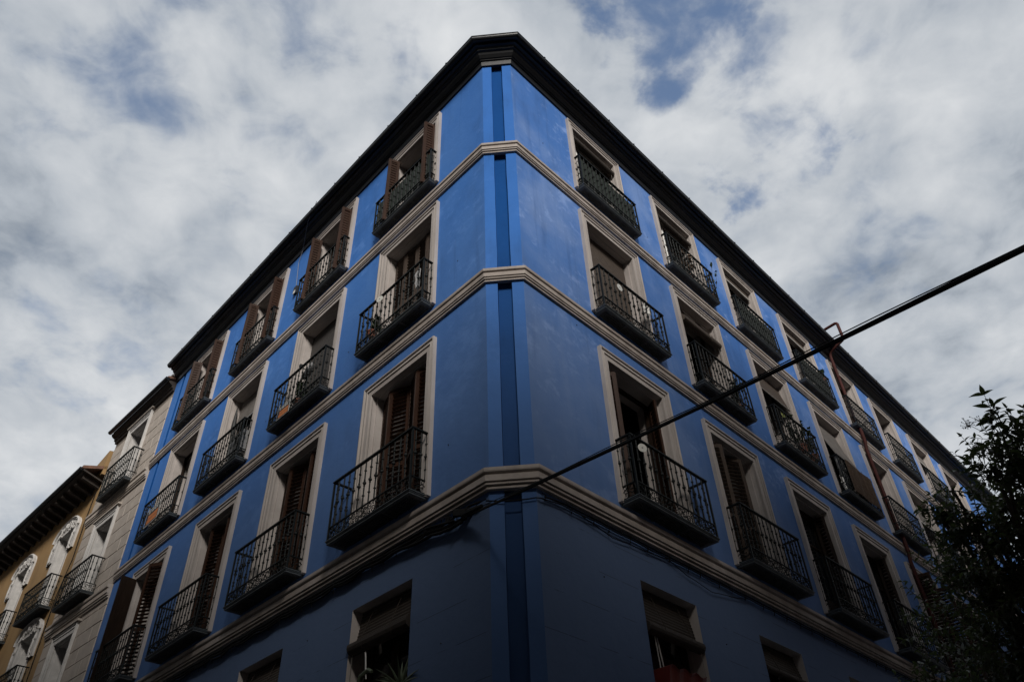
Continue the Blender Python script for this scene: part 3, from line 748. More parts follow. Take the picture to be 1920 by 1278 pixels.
ochre = empty('ochre_building', NO+dN*WV, 'ochre rendered house with white arched ornate windows and deep dark eaves', 'building')
OV0, OV1 = WV+.03, 20.0
arch = []                                   # (v centre, apex z, foot z, opening bottom)
aw = [(5.64, 12.25, 9.2), (9.20, 12.25, 9.2), (12.8, 12.25, 9.2), (16.4, 12.25, 9.2), (5.64, 9.02, 6.6), (9.20, 9.02, 6.6), (12.8, 9.02, 6.6)]
oops = [(v-.56, v+.56, zb+EYE+.1, az-.42+EYE) for v, az, zb in aw]
mb = MB(); wall_grid(mb, OV0, OV1, 0, 12.95+EYE, oops); put('wall', mb.mesh('wall'), M['ochre'], ochre, FM['N'])
mb = MB(); mb.box(OV0+.2, OV1, -1.6, -1.4, 2, 14.5); put('interior', mb.mesh('interior'), M['room'], ochre, FM['N'])
def arch_surround(hw, ow, rise, h):
    """white stucco surround: flat-topped opening under an arched tympanum; origin at opening-top centre"""
    mb = MB(); t0, t1 = -.01, .055
    N_ = 14
    outer = [(-hw, -h)] + [(-hw, -.05)] + [(hw*math.cos(math.pi-math.pi*i/N_), -.05+(rise+.05)*math.sin(math.pi*i/N_)) for i in range(1, N_)] + [(hw, -.05), (hw, -h)]
    inner = [(-ow, -h), (-ow, 0)] + [(-ow+2*ow*i/N_, 0.0) for i in range(1, N_)] + [(ow, 0), (ow, -h)]
    for i in range(len(outer)-1):
        o0, o1, i0, i1 = outer[i], outer[i+1], inner[i], inner[i+1]
        mb.add([(o0[0], t1, o0[1]), (o1[0], t1, o1[1]), (i1[0], t1, i1[1]), (i0[0], t1, i0[1])], [(0, 1, 2, 3)])
        mb.add([(o0[0], t0, o0[1]), (o1[0], t0, o1[1]), (o1[0], t1, o1[1]), (o0[0], t1, o0[1])], [(0, 1, 2, 3)])
        mb.add([(i0[0], t0, i0[1]), (i1[0], t0, i1[1]), (i1[0], t1, i1[1]), (i0[0], t1, i0[1])], [(0, 1, 2, 3)])
    # raised rim along the arch
    rim = [(x*.97, .075, z*.98 if z > 0 else z) for x, z in outer[1:-1]]
    mb.tube(rim, .045, 5)
    return mb
def arch_ornament(hw, ow, rise, seed):
    r2 = random.Random(seed); mb = MB()
    pl_ = lambda a, b: (a, .085, b)
    for sg_ in (-1, 1):
        for (cx_, cz_, rr, a0, tn) in ((.22, .20, .13, 0, 1.2), (.45, .10, .12, 90, 1.2), (.60, .0, .10, 40, 1.0), (.12, .30, .08, 200, 1.0), (.40, .22, .09, 150, 1.1), (.76, -.30, .08, 0, 1.2), (.76, -.74, .09, 30, 1.1)):
            spiral(mb, (sg_*cx_, cz_), rr, R_(a0) if sg_ > 0 else R_(180-a0), tn, sg_, pl_, 12, .017)
        for i in range(9):
            x, z = sg_*r2.uniform(.1, .7), r2.uniform(-.02, .34); mb.lathe([(.0, -.04), (.03, -.02), (.032, .02), (.0, .04)], 5, (x, .07, z))
        mb.tube([(sg_*.74, .05, -.10), (sg_*.77, .08, -.35), (sg_*.75, .09, -.60), (sg_*.78, .06, -.80)], [.02, .035, .03, .04], 6)
    mb.lathe([(.0, -.10), (.05, -.04), (.06, .04), (.03, .10), (.0, .13)], 7, (0, .08, .20))
    return mb
me_s = arch_surround(.98, .56, .44, .80).mesh('arched_surround'); me_o = arch_ornament(.98, .56, .44, 4).mesh('stucco_ornament')
for i, (v, az, zb) in enumerate(aw):
    mw = FM['N'] @ T((v, 0.0, az-.42+EYE))
    sr = put('arched_surround', me_s, M['stucco_w'], ochre, mw); put('stucco_ornament', me_o, M['stucco_w'], sr, mw)
    a, b, z0_, z1_ = oops[i]
    put('window_reveal', reveal(a, b, z0_, z1_, .45).mesh('window_reveal', fix=False), M['stucco_w'], ochre, FM['N'])
    for xx in (v-.66, v+.56):
        mb = MB(); mb.box(xx, xx+.10, -.01, .02, z0_, z1_-.80); put('jamb_trim', mb.mesh('jamb_trim'), M['stucco_w'], ochre, FM['N'])
    fr, panes = joinery(b-a, z1_-z0_); w = put('window', fr.mesh('window'), M['whitepaint'], ochre, FM['N'] @ T((a, -.30, z0_)))
    for p in panes:
        mb = MB(); mb.box(p[0], p[1], -.035, -.025, p[2], p[3]); put('pane', mb.mesh('pane'), M['glass'], w, WM[w.name])
    if v < 14: balcony(ochre, FM['N'] @ T((v-1.0, 0.0, zb-.10+EYE)), 1, 'O', 2.0, .32, 1.0, v < 11, nfront=14, nside=3)
# eaves: boarded soffit on rafter tails, gutter
mb = MB(); mb.slab((OV0-.02, -.02, 12.90+EYE), (OV1-OV0, 0, 0), (0, .68, .20), (0, 0, .05)); put('soffit', mb.mesh('soffit'), M['wood_eave'], ochre, FM['N'])
mb = MB(); mb.slab((0, -.02, 12.76+EYE), (.12, 0, 0), (0, .58, .17), (0, 0, .14)); tail = mb.mesh('rafter_tail')
v = OV0+.15
while v < OV1: put('rafter_tail', tail, M['wood_eave'], ochre, FM['N'] @ T((v, 0, 0))); v += .52
pg = [(.70+.075*math.cos(a), 13.20+EYE+.075*math.sin(a)) for a in [math.pi*(1+i/6) for i in range(7)]]; pg += [(pg[-1][0]-.012, pg[-1][1]+.02), (pg[0][0]+.012, pg[0][1]+.02)]
mb = MB(); mb.sweep([[(x, o, z) for o, z in pg] for x in (OV0+.05, OV1)]); put('gutter', mb.mesh('gutter'), M['gutter'], ochre, FM['N'])
mb = MB(); mb.slab((OV0, .70, 13.17+EYE), (OV1-OV0, 0, 0), (0, -3.2, 1.1), (0, 0, .10)); put('roof', mb.mesh('roof'), M['tile'], ochre, FM['N'])
mb = MB()                                   # raking party wall above the eaves beside the stone house
mb.add([(OV0, .12, 13.2+EYE), (OV0, .12, 14.05+EYE), (5.1, .12, 13.80+EYE), (5.1, .12, 13.3+EYE), (OV0, -2, 13.2+EYE), (OV0, -2, 14.5+EYE), (5.1, -2, 14.25+EYE), (5.1, -2, 13.3+EYE)],
       [(0, 1, 2, 3), (4, 7, 6, 5), (0, 4, 5, 1), (1, 5, 6, 2), (2, 6, 7, 3), (3, 7, 4, 0)])
put('party_wall', mb.mesh('party_wall'), M['ochre'], ochre, FM['N'])
mb = MB(); mb.box(12.4, 14.0, -2.2, -.6, 13.6+EYE, 15.0+EYE); mb.box(12.3, 14.1, -2.3, -.5, 15.0+EYE, 15.1+EYE); put('chimney', mb.mesh('chimney'), M['ochre'], ochre, FM['N'])
mb = MB(); mb.tube([FM['N'] @ Vector(p) for p in ((4.2, .03, 12.7+EYE), (4.25, .03, 11.6+EYE), (4.1, .04, 10.4+EYE), (4.45, .03, 9.4+EYE), (4.3, .03, 6+EYE))], .012, 5); put('wall_wire', mb.mesh('wall_wire'), M['rubber'], ochre, Matrix())

# ------------------------------------------------------------------ streets and the unseen blocks added across them for shade
mb = MB(); mb.add([(-400, -400, 0), (400, -400, 0), (400, 400, 0), (-400, 400, 0)], [(0, 1, 2, 3)]); put('road', mb.mesh('road', fix=False), M['asphalt'], kind='structure')
def ab(a, b):                                # point a metres off the left front and b metres off the right front
    det = nL.x*nR.y - nL.y*nR.x
    return Vector((CX + (a*nR.y - b*nL.y)/det, CY + (nL.x*b - nR.x*a)/det, 0))
def pavement(quad):
    mb = MB(); k = .13
    lo = [(p.x, p.y, 0.0) for p in quad]; hi = [(p.x, p.y, k) for p in quad]
    mb.add(lo+hi, [(4, 5, 6, 7), (0, 1, 5, 4), (1, 2, 6, 5), (2, 3, 7, 6), (3, 0, 4, 7)])
    put('pavement', mb.mesh('pavement'), M['paving'], kind='structure')
SA, SB = 8.5, 11.5
pavement([ab(1.6, 1.6), ab(1.6, -45), ab(-.3, -45), ab(-.3, 1.6)])
pavement([ab(-.3, 1.6), ab(-45, 1.6), ab(-45, -.3), ab(-.3, -.3)])
pavement([ab(SA-.2, 40), ab(SA-3.0, -45), ab(SA+2, -45), ab(SA+2, 40)])
pavement([ab(SA-.6, SB-6.4), ab(-45, SB-6.4), ab(-45, SB+1.3), ab(SA-.6, SB+1.3)])
def block(name, label, quad, h, m, fronts):  # unseen houses; heights and street plan shaped to shade the lower floors
    c = sum(quad, Vector())/len(quad)
    root = empty(name, Vector((c.x, c.y, 0)), label, 'building', 'unseen houses added to shade the blue house')
    for i in range(len(quad)):
        p, q = quad[i], quad[(i+1) % len(quad)]
        d = (q-p); Lg = d.length; d.normalize(); mw = frame_mat(p, d); mb = MB(); ops = []
        if i in fronts:
            n = int(min(Lg, 60)//3.1)
            for fl in range(5):
                z0_ = 1.2+fl*3.3
                if z0_+2.3 > h-.5: break
                for j in range(n): ops.append((1.2+j*3.1, 2.4+j*3.1, z0_, z0_+2.2))
        wall_grid(mb, 0, Lg, 0, h, ops); put('wall', mb.mesh('wall'), m, root, mw)
        if ops:
            mb = MB(); mb.add([(0, .25, 0), (Lg, .25, 0), (Lg, .25, h-.2), (0, .25, h-.2)], [(0, 1, 2, 3)]) if (Matrix(mw).to_3x3() @ Vector((0, 1, 0))).dot(c-p) > 0 else mb.add([(0, -.25, 0), (Lg, -.25, 0), (Lg, -.25, h-.2), (0, -.25, h-.2)], [(0, 1, 2, 3)])
            put('window_panes', mb.mesh('window_panes'), M['glass'], root, mw)
    mb = MB(); mb.add([(p.x, p.y, h) for p in quad], [tuple(range(len(quad)))]); put('roof', mb.mesh('roof'), M['tile'], root, Matrix())
block('shade_house', 'lower tan house added out of the picture, height set for the shade on the blue corner', [ab(SA+1.6, 40), ab(SA+1.6, 8.52), ab(SA+12, 8.52), ab(SA+12, 40)], 18.6, M['render_a'], (0,))
block('shade_house', 'taller tan house added across the left street to shade the left front, out of the picture', [ab(SA+1.0, 8.5), ab(SA-1.5, -46), ab(SA+12, -46), ab(SA+12, 8.5)], 20.8, M['render_a'], (0,))
block('shade_house', 'lower brick red house added out of the picture, height set for the shade on the blue corner', [ab(SA+1.5, SB+1), ab(5.52, SB+1), ab(5.52, SB+12), ab(SA+1.5, SB+12)], 19.0, M['render_b'], (0,))
block('shade_house', 'taller brick red house added across the right street to shade the right front, out of the picture', [ab(5.5, SB+.6), ab(-46, SB-3.8), ab(-46, SB+12), ab(5.5, SB+12)], 22.0, M['render_b'], (0,))

# ------------------------------------------------------------------ things on and about the house
def one(name, mb, m, mw, label, cat, group=None, sgn=1, smooth=False):
    o = put(name, mb.mesh(name, sgn, smooth), M[m], None, mw); o['label'] = label; o['category'] = cat
    if group: o['group'] = group
    return o
# --- blinds
def ridged(mb, x0, x1, pts, pitch=.02, amp=.004):
    """sheet of thin cross slats hanging along a (off, z) line"""
    line = []
    for i in range(len(pts)-1):
        a, b = Vector(pts[i]), Vector(pts[i+1]); n = max(2, int((b-a).length/pitch)); t = (b-a).normalized(); nn = Vector((-t.y, t.x))
        for j in range(n): line.append(a+(b-a)*(j/n)+nn*(amp if j % 2 else -amp))
    line.append(Vector(pts[-1]))
    back = [p+Vector((-.012, 0)) for p in reversed(line)]
    mb.sweep([[(x, p.x, p.y) for p in line+back] for x in (x0, x1)])
def rolled_blind(s, k, label, zroll, r=.065, off0=-.15, off1=-.03, m='blind_dk', ins=.035):
    a, b, zb, zt = OPEN[k]; w = b-a-2*ins; z0_ = zroll+EYE
    root = empty('roller_blind', None, label, 'blind', 'rolled blinds in the windows', mw=at(s, a+ins, 0, z0_))
    mb = MB(); ridged(mb, 0, w, [(off0, zt-z0_-.01), (off0+.01, zt-z0_-.1), (off1-r*.5, r*.6)], .022); put('blind_sheet', mb.mesh('blind_sheet', SG[s]), M[m], root)
    mb = MB(); n = 12; k2 = []
    for x in (-.01, w+.01): k2.append([(x, off1+r*(1+.06*math.sin(5*t))*math.cos(t), r*(1+.06*math.cos(3*t))*math.sin(t)) for t in [2*math.pi*i/n for i in range(n)]])
    mb.sweep(k2)
    for zz in (.25, .75): mb.tube([(w*zz, off0+.02, zt-z0_-.03), (w*zz, off1+r+.004, r*.5), (w*zz, off1+r*.7, -r*.8), (w*zz, off1, -r-.004)], .005, 4)
    put('blind_roll', mb.mesh('blind_roll', SG[s]), M[m], root)
    mb = MB(); mb.tube([(w-.05, off1+.02, -r), (w-.06, off1+.03, -.45), (w-.05, off1+.02, -.75)], .004, 4); put('pull_cord', mb.mesh('pull_cord', SG[s]), M['canvas'], root)
rolled_blind('R', ('R',1,4), 'dark rolled-up blind in the top right-hand window nearest the corner', 13.97, .075, m='blind_dk')
rolled_blind('R', ('R',2,4), 'dark rolled-up blind in the second top window right of the corner', 13.93, .07)
rolled_blind('R', ('R',2,3), 'thick half-lowered brown roll blind in the middle floor window below the twiggy balcony plant', 10.66, .085, off1=.02, m='blind')
rolled_blind('L', ('L',1,1), 'brown roll blind above the aloe pots in the ground storey window', 3.66, .085)
rolled_blind('R', ('R',1,1), 'dark roll blind over the red trough in the ground storey window', 3.60, .075)
rolled_blind('R', ('R',2,1), 'dark roll blind in the farther ground storey window, low right', 3.72, .05)
rolled_blind('L', ('L',2,1), 'dark roll blind in the lowest window at the left bottom edge', 3.72, .05)
def flat_blind(s, k, label, pts, m, bar=None, ins=.035, pitch=.024, name='hanging_blind'):
    a, b, zb, zt = OPEN[k]
    root = empty(name, None, label, 'blind', mw=at(s, a+ins, 0, zt)); w = b-a-2*ins
    mb = MB(); ridged(mb, 0, w, [(o, z+EYE-zt) for o, z in pts], pitch, .003); put('blind_sheet', mb.mesh('blind_sheet', SG[s]), M[m], root)
    if bar:
        o, z = pts[-1]; z += EYE-zt
        mb = MB(); mb.box(-.005, w+.005, o-.016, o+.014, z-.03, z); put('bottom_bar', mb.mesh('bottom_bar', SG[s]), M[bar], root)
    return root
fb = flat_blind('R', ('R',1,3), 'brown woven blind fully lowered behind the railing with the white disc', [(-.19, 11.23), (-.185, 10.5), (-.17, 8.95)], 'blind')
flat_blind('L', ('L',2,3), 'dark screen blind fully lowered in the window above the small orange sign', [(-.22, 11.23), (-.21, 8.95)], 'net')
flat_blind('L', ('L',3,3), 'pale half-lowered blind in the window with the grey air conditioner', [(-.22, 11.23), (-.215, 10.55)], 'canvas', 'greymetal')
for c, lb in ((3, 'short blind with a pale bottom bar in the third top window right of the corner'), (4, 'short blind with a pale bottom bar in the top window beside the red-brown drain pipe')):
    flat_blind('R', ('R',c,4), lb, [(-.06, 14.24), (-.05, 14.02)], 'blind', 'whitepaint')
flat_blind('R', ('R',3,3), 'brown blind pushed outwards with a light bottom edge above the lime disc', [(-.15, 11.23), (0.0, 10.50)], 'blind', 'canvas')
flat_blind('R', ('R',4,3), 'grey canvas blind slanting out to the railing with the reed mat', [(-.14, 11.23), (-.02, 10.6), (.20, 9.88)], 'canvas')
flat_blind('R', ('R',6,3), 'half-lowered grey blind in the middle floor window next to the tree', [(-.16, 11.23), (-.04, 10.35)], 'canvas', 'whitepaint')
flat_blind('R', ('R',7,4), 'half-lowered blind with white bar in the top window next to the tree', [(-.14, 14.24), (-.08, 13.75)], 'canvas', 'whitepaint')
# --- white curtains added for the lit reveal strips behind the right railings
def curtain(s, k, label, x0, x1, off=-.15, z1=None):
    a, b, zb, zt = OPEN[k]; mb = MB(); n = 26; pts = []
    for i in range(n+1):
        x = x0+(x1-x0)*i/n; pts.append((x, off+.022*math.sin(i*1.9)+.008*math.sin(i*.7)))
    back = [(x, o-.006) for x, o in reversed(pts)]
    mb.sweep([[(x, o, z) for x, o in pts+back] for z in (0.03, (z1 or zt-zb)-.02)])
    one('added_curtain', mb, 'white', at(s, a, 0, zb), label, 'curtain', None, SG[s])
curtain('R', ('R',2,4), 'white curtain added for the lit reveal at the near side of the second top right window', .05, .45, -.14)
curtain('R', ('R',1,4), 'white curtain added for the lit reveal behind the top balcony nearest the corner', .10, .30, -.14)
curtain('R', ('R',3,4), 'narrow white curtain at the near jamb of the third top right window', .02, .12, -.14)
curtain('R', ('R',2,3), 'white curtain edge beside the open door under the thick roll blind', .06, .16, -.14)
# --- netting tied behind the top railings
for s, c, lb in (('L',1,'dark green netting behind the top left railing nearest the corner'), ('R',1,'dark green netting behind the top right railing nearest the corner'), ('R',3,'dark green netting behind the third top right railing'), ('R',4,'dark green netting behind the top right railing beside the drain pipe')):
    mb = MB(); W = W_[4]+.03; z0_, z1_ = .22, ZRAIL[4]-ZSLAB[4]-.06; n = 20; p = PROJ[4]-.034
    line = [(W*i/n, p+.005*math.sin(i*1.3), 0) for i in range(n+1)]; rings = []
    for q in (0, 1):
        top = [z0_ if q == 0 else z1_-.02*abs(math.sin(i*.8)) for i in range(n+1)]
        rings.append([(x, y, top[i]) for i, (x, y, _) in enumerate(line)] + [(x, y-.006, top[n-i]) for i, (x, y, _) in enumerate(reversed(line))])
    mb.sweep(rings); one('netting', mb, 'screen', at(s, WIN[(s, c, 4)]+.09, 0, ZSLAB[4]), lb, 'netting', 'netting behind the top railings', SG[s])
# --- discs hung on railings to scare pigeons
def disc(s, u, off, z, r, m, label, tilt=0.0, hole=True):
    mb = MB(); mb.lathe([(r*.14, -.002), (r, -.002), (r, .002), (r*.14, .002)], 18) 
    me_m = at(s, u, off, z) @ Matrix.Rotation(SG[s]*tilt, 4, 'Z') @ Matrix.Rotation(R_(90), 4, 'X')
    root = empty('hanging_disc', None, label, 'disc', mw=at(s, u, off, z))
    put('disc', mb.mesh('disc'), M[m], root, me_m)
    mb = MB(); mb.lathe([(.0, -.0035), (r*.20, -.0035), (r*.20, .0035), (0, .0035)], 10); put('hub', mb.mesh('hub'), M['greymetal'], root, me_m)
    mb = MB(); mb.tube([(0, 0, r), (0, -.01, r+.14)], .0025, 4); put('thread', mb.mesh('thread'), M['rubber'], root, WM[root.name])
disc('R', 2.651, .262, 9.577+EYE, .075, 'silver', 'white disc hung on the railing in front of the brown woven blind')
disc('R', 2.385, .335, 6.085+EYE, .072, 'silver', 'dull disc under the handrail just right of the overhead cable', .5)
disc('R', 3.748, .27, 6.121+EYE, .085, 'silver', 'pale disc at the far end of the low balcony crossed by the cable', -.4)
disc('R', 8.552, .215, 9.729+EYE, .085, 'lime', 'lime green disc on the middle balcony with flowers')
disc('L', 2.986, .262, 9.713+EYE, .072, 'silver', 'pale disc under the rail on the left middle balcony nearest the corner', .3)
# --- cloths and bags
def rag(w, h, seed, n=8, m_=7):
    r2 = random.Random(seed); mb = MB(); vs = []
    for j in range(m_+1):
        for i in range(n+1):
            x = w*(i/n-.5)*(1-.35*abs(math.sin(j*.9+seed))*(j/m_)); vs.append((x, .03*noise.noise(Vector((i*.7, j*.6, seed)))+.02*math.sin(i*1.7), -h*j/m_+.02*noise.noise(Vector((i*.5, j, seed+4)))))
    k = len(vs); vs += [(x, y-.006, z) for x, y, z in vs]
    fs = []
    for j in range(m_):
        for i in range(n):
            a = j*(n+1)+i; fs += [(a, a+1, a+n+2, a+n+1), (k+a, k+a+n+1, k+a+n+2, k+a+1)]
    mb.add(vs, fs); return mb
one('carrier_bag', rag(.17, .22, 3), 'white', at('R', 3.533, .20, 9.77+EYE), 'white plastic bag tied under the handrail of the brown-blind balcony', 'bag', None, -1)
one('tied_cloth', rag(.11, .42, 5), 'greymetal', at('L', 1.95, .19, 9.70+EYE), 'grey cloth tied inside the railing next to the corner post, left middle floor', 'cloth')
one('towel', rag(.26, .34, 9), 'white', at('R', 11.27, .12, 9.30+EYE), 'pale cloth lying behind the railing beside the reed mat', 'cloth', None, -1)
# --- reed mat over the railing
mb = MB(); n = 42; x0, x1, zt_, zb_ = 11.42, 12.80, 9.78, 8.92
for i in range(n):
    zz = zb_+(zt_-zb_)*(i+.5)/n; pts = []
    for j in range(8):
        x = (x1-x0)*j/7; pts.append((x, .012*math.sin(j*1.1+.3)+.006*noise.noise(Vector((j, i*.3, 1))), zz-zb_+.010*noise.noise(Vector((j*.8, i*.2, 7)))))
    mb.tube(pts, .0105, 5)
for x in (.12, .48, .86, 1.22): mb.tube([(x, .022, 0), (x, .026, (zt_-zb_)*.5), (x, .022, zt_-zb_)], .004, 4)
one('reed_mat', mb, 'reed', at('R', x0, .275, zb_+EYE), 'brown reed mat tied along the front of a middle floor balcony', 'mat', None, -1)
# --- oval frame behind the same railing
mb = MB()
ring = [(.15*math.cos(t)*(1+.08*math.sin(4*t)), 0, .30*math.sin(t)*(1+.05*math.cos(6*t))) for t in [2*math.pi*i/20 for i in range(21)]]
mb.tube(ring, .045, 6)
for t in range(0, 20, 3): mb.lathe([(0, -.05), (.05, 0), (0, .05)], 6, ring[t])
one('ornate_frame', mb, 'greymetal', at('R', 11.50, .12, 9.62+EYE) @ Matrix.Rotation(R_(12), 4, 'Y'), 'grey ornate mirror frame leaning behind the railing beside the reed mat', 'frame', None, -1)
# --- dish, air conditioner, parasol
root = empty('satellite_dish', None, 'grey dish behind the railing above the small orange sign', 'dish', mw=at('L', 5.70, .05, 9.80+EYE))
mb = MB(); mb.lathe([(.02, -.07), (.10, -.055), (.17, -.02), (.215, .03), (.20, .03), (.16, -.008), (.09, -.04), (.0, -.055)], 18)
put('reflector', mb.mesh('reflector', smooth=True), M['greymetal'], root, WM[root.name] @ Matrix.Rotation(R_(-62), 4, 'X') @ Matrix.Rotation(R_(20), 4, 'Y'))
mb = MB(); mb.tube([(0, .02, -.05), (.05, .0, -.35), (.05, -.05, -.95)], .018, 6); put('mast', mb.mesh('mast'), M['iron'], root)
mb = MB(); mb.tube([(0, 0, 0), (.02, .17, .06)], .009, 5); mb.box(-.01, .05, .15, .2, .04, .10); put('receiver', mb.mesh('receiver'), M['black'], root)
root = empty('air_conditioner', None, 'grey air conditioner box standing on the third balcony left of the corner', 'air conditioner', mw=at('L', 7.99, -.03, 9.02+EYE))
mb = MB(); mb.box(0, .56, 0, .20, .05, .56); mb.box(.04, .10, .02, .18, 0, .05); mb.box(.46, .52, .02, .18, 0, .05); put('casing', mb.mesh('casing'), M['greymetal'], root)
mb = MB()
for i in range(5): mb.tube([(.22+.03*(i+1)*math.cos(t), .205, .30+.042*(i+1)*math.sin(t)) for t in [2*math.pi*j/16 for j in range(17)]], .005, 4)
put('fan_grille', mb.mesh('fan_grille'), M['black'], root)
mb = MB(); mb.lathe([(.012, -.6), (.014, .1), (.03, .2), (.055, .5), (.05, .62), (.02, 1.0), (.008, 1.08)], 8)
one('folded_parasol', mb, 'black', at('L', 9.28, -.10, 9.92+EYE) @ Matrix.Rotation(R_(4), 4, 'Y'), 'dark folded parasol leaning in the window behind the air conditioner', 'parasol')
# --- for sale signs
def text_mesh(body, size):
    cu = bpy.data.curves.new('lettering', 'FONT'); cu.body = body; cu.size = size; cu.align_x = 'CENTER'; cu.align_y = 'CENTER'; cu.extrude = .001
    cu.offset = size*.012
    o = bpy.data.objects.new('tmp', cu); COL.objects.link(o); dg = bpy.context.evaluated_depsgraph_get()
    me = bpy.data.meshes.new_from_object(o.evaluated_get(dg)); bpy.data.objects.remove(o); me.materials.clear(); return me
TX = Matrix(((-1, 0, 0, 0), (0, 0, 1, 0), (0, 1, 0, 0), (0, 0, 0, 1)))
def sale_sign(u0, u1, z0_, z1_, off, label, tilt):
    w, h = u1-u0, z1_-z0_
    mw = at('L', (u0+u1)/2, off, (z0_+z1_)/2+EYE) @ Matrix.Rotation(tilt, 4, 'Y')
    root = empty('sale_sign', None, label, 'sign', 'orange for sale signs on balcony rails', mw=mw)
    def pan(name, x0, x1, y0, y1, z0, z1, m): mb = MB(); mb.box(x0, x1, y0, y1, z0, z1); return put(name, mb.mesh(name), M[m], root)
    pan('board', -w/2, w/2, -.004, 0, -h/2, h/2, 'white')
    pan('header_panel', -w*.47, w*.47, .0, .003, h*.14, h*.46, 'black')
    pan('lower_panel', -w*.47, w*.47, .0, .003, -h*.46, h*.13, 'black')
    pan('number_field', -w*.44, w*.30, .003, .005, -h*.12, h*.10, 'orange'); pan('number_field', -w*.44, w*.34, .003, .005, -h*.42, -h*.15, 'orange')
    put('lettering', text_mesh('SE VENDE', h*.26), M['white'], root, mw @ T((0, .0045, h*.30)) @ TX)
    mb = MB(); mb.tube([(-w*.45, -.002, h*.5), (-w*.45, -.01, h*.5+.1)], .003, 4); mb.tube([(w*.45, -.002, h*.5), (w*.45, -.01, h*.5+.1)], .003, 4); put('tie', mb.mesh('tie'), M['white'], root)
sale_sign(5.80, 6.25, 8.79, 9.07, .275, 'smaller orange sign reading SE VENDE on the second balcony left of the corner', R_(-1))
sale_sign(11.68, 12.40, 8.97, 9.42, .275, 'larger orange sign reading SE VENDE on the balcony farthest left', R_(2))
# --- plants in pots
LEAF = None
def leaf_mesh(name, L, w, droop, fold=.25):
    vs = [(0, 0, 0)]; n = 5
    prof = [.0, .72, 1.0, .82, .42, 0]
    pts = []
    for i in range(n+1):
        t = i/n; x = L*t; z = -droop*L*t*t
        pts.append((x, z, w*.5*prof[i]))
    vs = []; fs = []
    for x, z, hw in pts: vs += [(x, -hw, z+fold*hw), (x, 0, z), (x, hw, z+fold*hw)]
    for i in range(n):
        a = i*3; fs += [(a, a+1, a+4, a+3), (a+1, a+2, a+5, a+4)]
    me = bpy.data.meshes.new(name); me.from_pydata(vs, [], fs)
    for p in me.polygons: p.use_smooth = True
    return me, vs, fs
def orient(p, d, roll=0, s=1.0):
    x = d.normalized(); up = Vector((0, 0, 1)); y = up.cross(x); y = y.normalized() if y.length > 1e-3 else Vector((0, 1, 0)); z = x.cross(y)
    m = Matrix(((x.x, y.x, z.x, p.x), (x.y, y.y, z.y, p.y), (x.z, y.z, z.z, p.z), (0, 0, 0, 1)))
    return m @ Matrix.Rotation(roll, 4, 'X') @ Matrix.Scale(s, 4)
def add_leaves(mb, items, lv, lf):
    for m4 in items: mb.add([m4 @ Vector(v) for v in lv], lf)
def rdir(r2, zmin=-1, zmax=1):
    z = r2.uniform(zmin, zmax); a = r2.uniform(0, 2*math.pi); q = math.sqrt(max(0, 1-z*z)); return Vector((q*math.cos(a), q*math.sin(a), z))
def potted(s, u, off, z, label, pot_r, pot_h, seed, spread, height, nleaf, Lf, m='leaf2', potm='terracotta', hang=0.0, twigs=5, name='potted_plant', bias=(0, 0, 0)):
    r2 = random.Random(seed); root = empty(name, None, label, 'plant', 'potted plants on the balconies', mw=at(s, u, off, z))
    mb = MB(); mb.lathe([(pot_r*.7, 0), (pot_r*.95, pot_h*.8), (pot_r*1.08, pot_h*.82), (pot_r*1.08, pot_h), (pot_r*.9, pot_h), (pot_r*.85, pot_h*.9)], 12); put('pot', mb.mesh('pot'), M[potm], root)
    st = MB(); fo = MB(); me, lv, lf = leaf_mesh('l', Lf, Lf*.45, .35); bpy.data.meshes.remove(me); B = Vector(bias)
    for i in range(twigs):
        d = rdir(r2, .2, 1); p = Vector((r2.uniform(-1, 1)*pot_r*.5, r2.uniform(-1, 1)*pot_r*.5, pot_h*.9)); pts = [p]
        for j in range(6):
            d = (d + Vector((r2.uniform(-.3, .3), r2.uniform(-.3, .3), .25-hang*(j/5)*1.4)) + B).normalized(); p = p+Vector((d.x*spread, d.y*spread*.6, d.z*height))/5; pts.append(p)
        st.tube(pts, [.006, .005, .005, .004, .004, .003, .002], 5)
        for j in range(nleaf//twigs):
            t = r2.uniform(.2, 1)*6; a = min(5, int(t)); q = pts[a].lerp(pts[a+1], t-a)
            fo.add([orient(q, rdir(r2, -.5, .7), r2.uniform(-.6, .6), r2.uniform(.6, 1.2)) @ Vector(v) for v in lv], lf)
    put('stems', st.mesh('stems'), M['bark'], root); put('foliage', fo.mesh('foliage', fix=False), M[m], root)
    return root
potted('L', 3.36, .12, 9.12+EYE, 'trailing plant in a pot at the far end of the nearest left middle balcony', .08, .14, 21, .22, .45, 70, .055, hang=.8)
potted('L', 5.80, .10, 8.90+EYE, 'dark leafy pot plant below the grey dish', .11, .20, 22, .30, .45, 70, .07)
potted('R', 6.93, .06, 12.17+EYE, 'twiggy bare plant reaching past the far end of the second top right balcony', .10, .20, 23, .55, 1.25, 42, .05, twigs=6, bias=(-.10, .05, .05))
potted('R', 6.0, .07, 12.17+EYE, 'dry brown plant behind the second top right railing', .10, .2, 24, .35, .7, 60, .07, m='reed')
potted('R', 9.45, .10, 9.20+EYE, 'flowering plant on the middle balcony with the lime disc, nearer the lime disc', .10, .18, 25, .55, .65, 120, .05)
potted('R', 9.86, .12, 9.10+EYE, 'trailing plant at the far end of the middle balcony with the lime disc', .10, .18, 26, .40, .7, 110, .05, hang=.3)
potted('R', 12.66, .10, 12.85+EYE, 'small bushy plant at the far end of the top balcony beside the drain pipe', .08, .14, 27, .20, .38, 80, .05)
potted('R', 6.65, .10, 8.90+EYE, 'small plant at the far end of the balcony under the thick roll blind', .09, .16, 28, .22, .6, 60, .055)
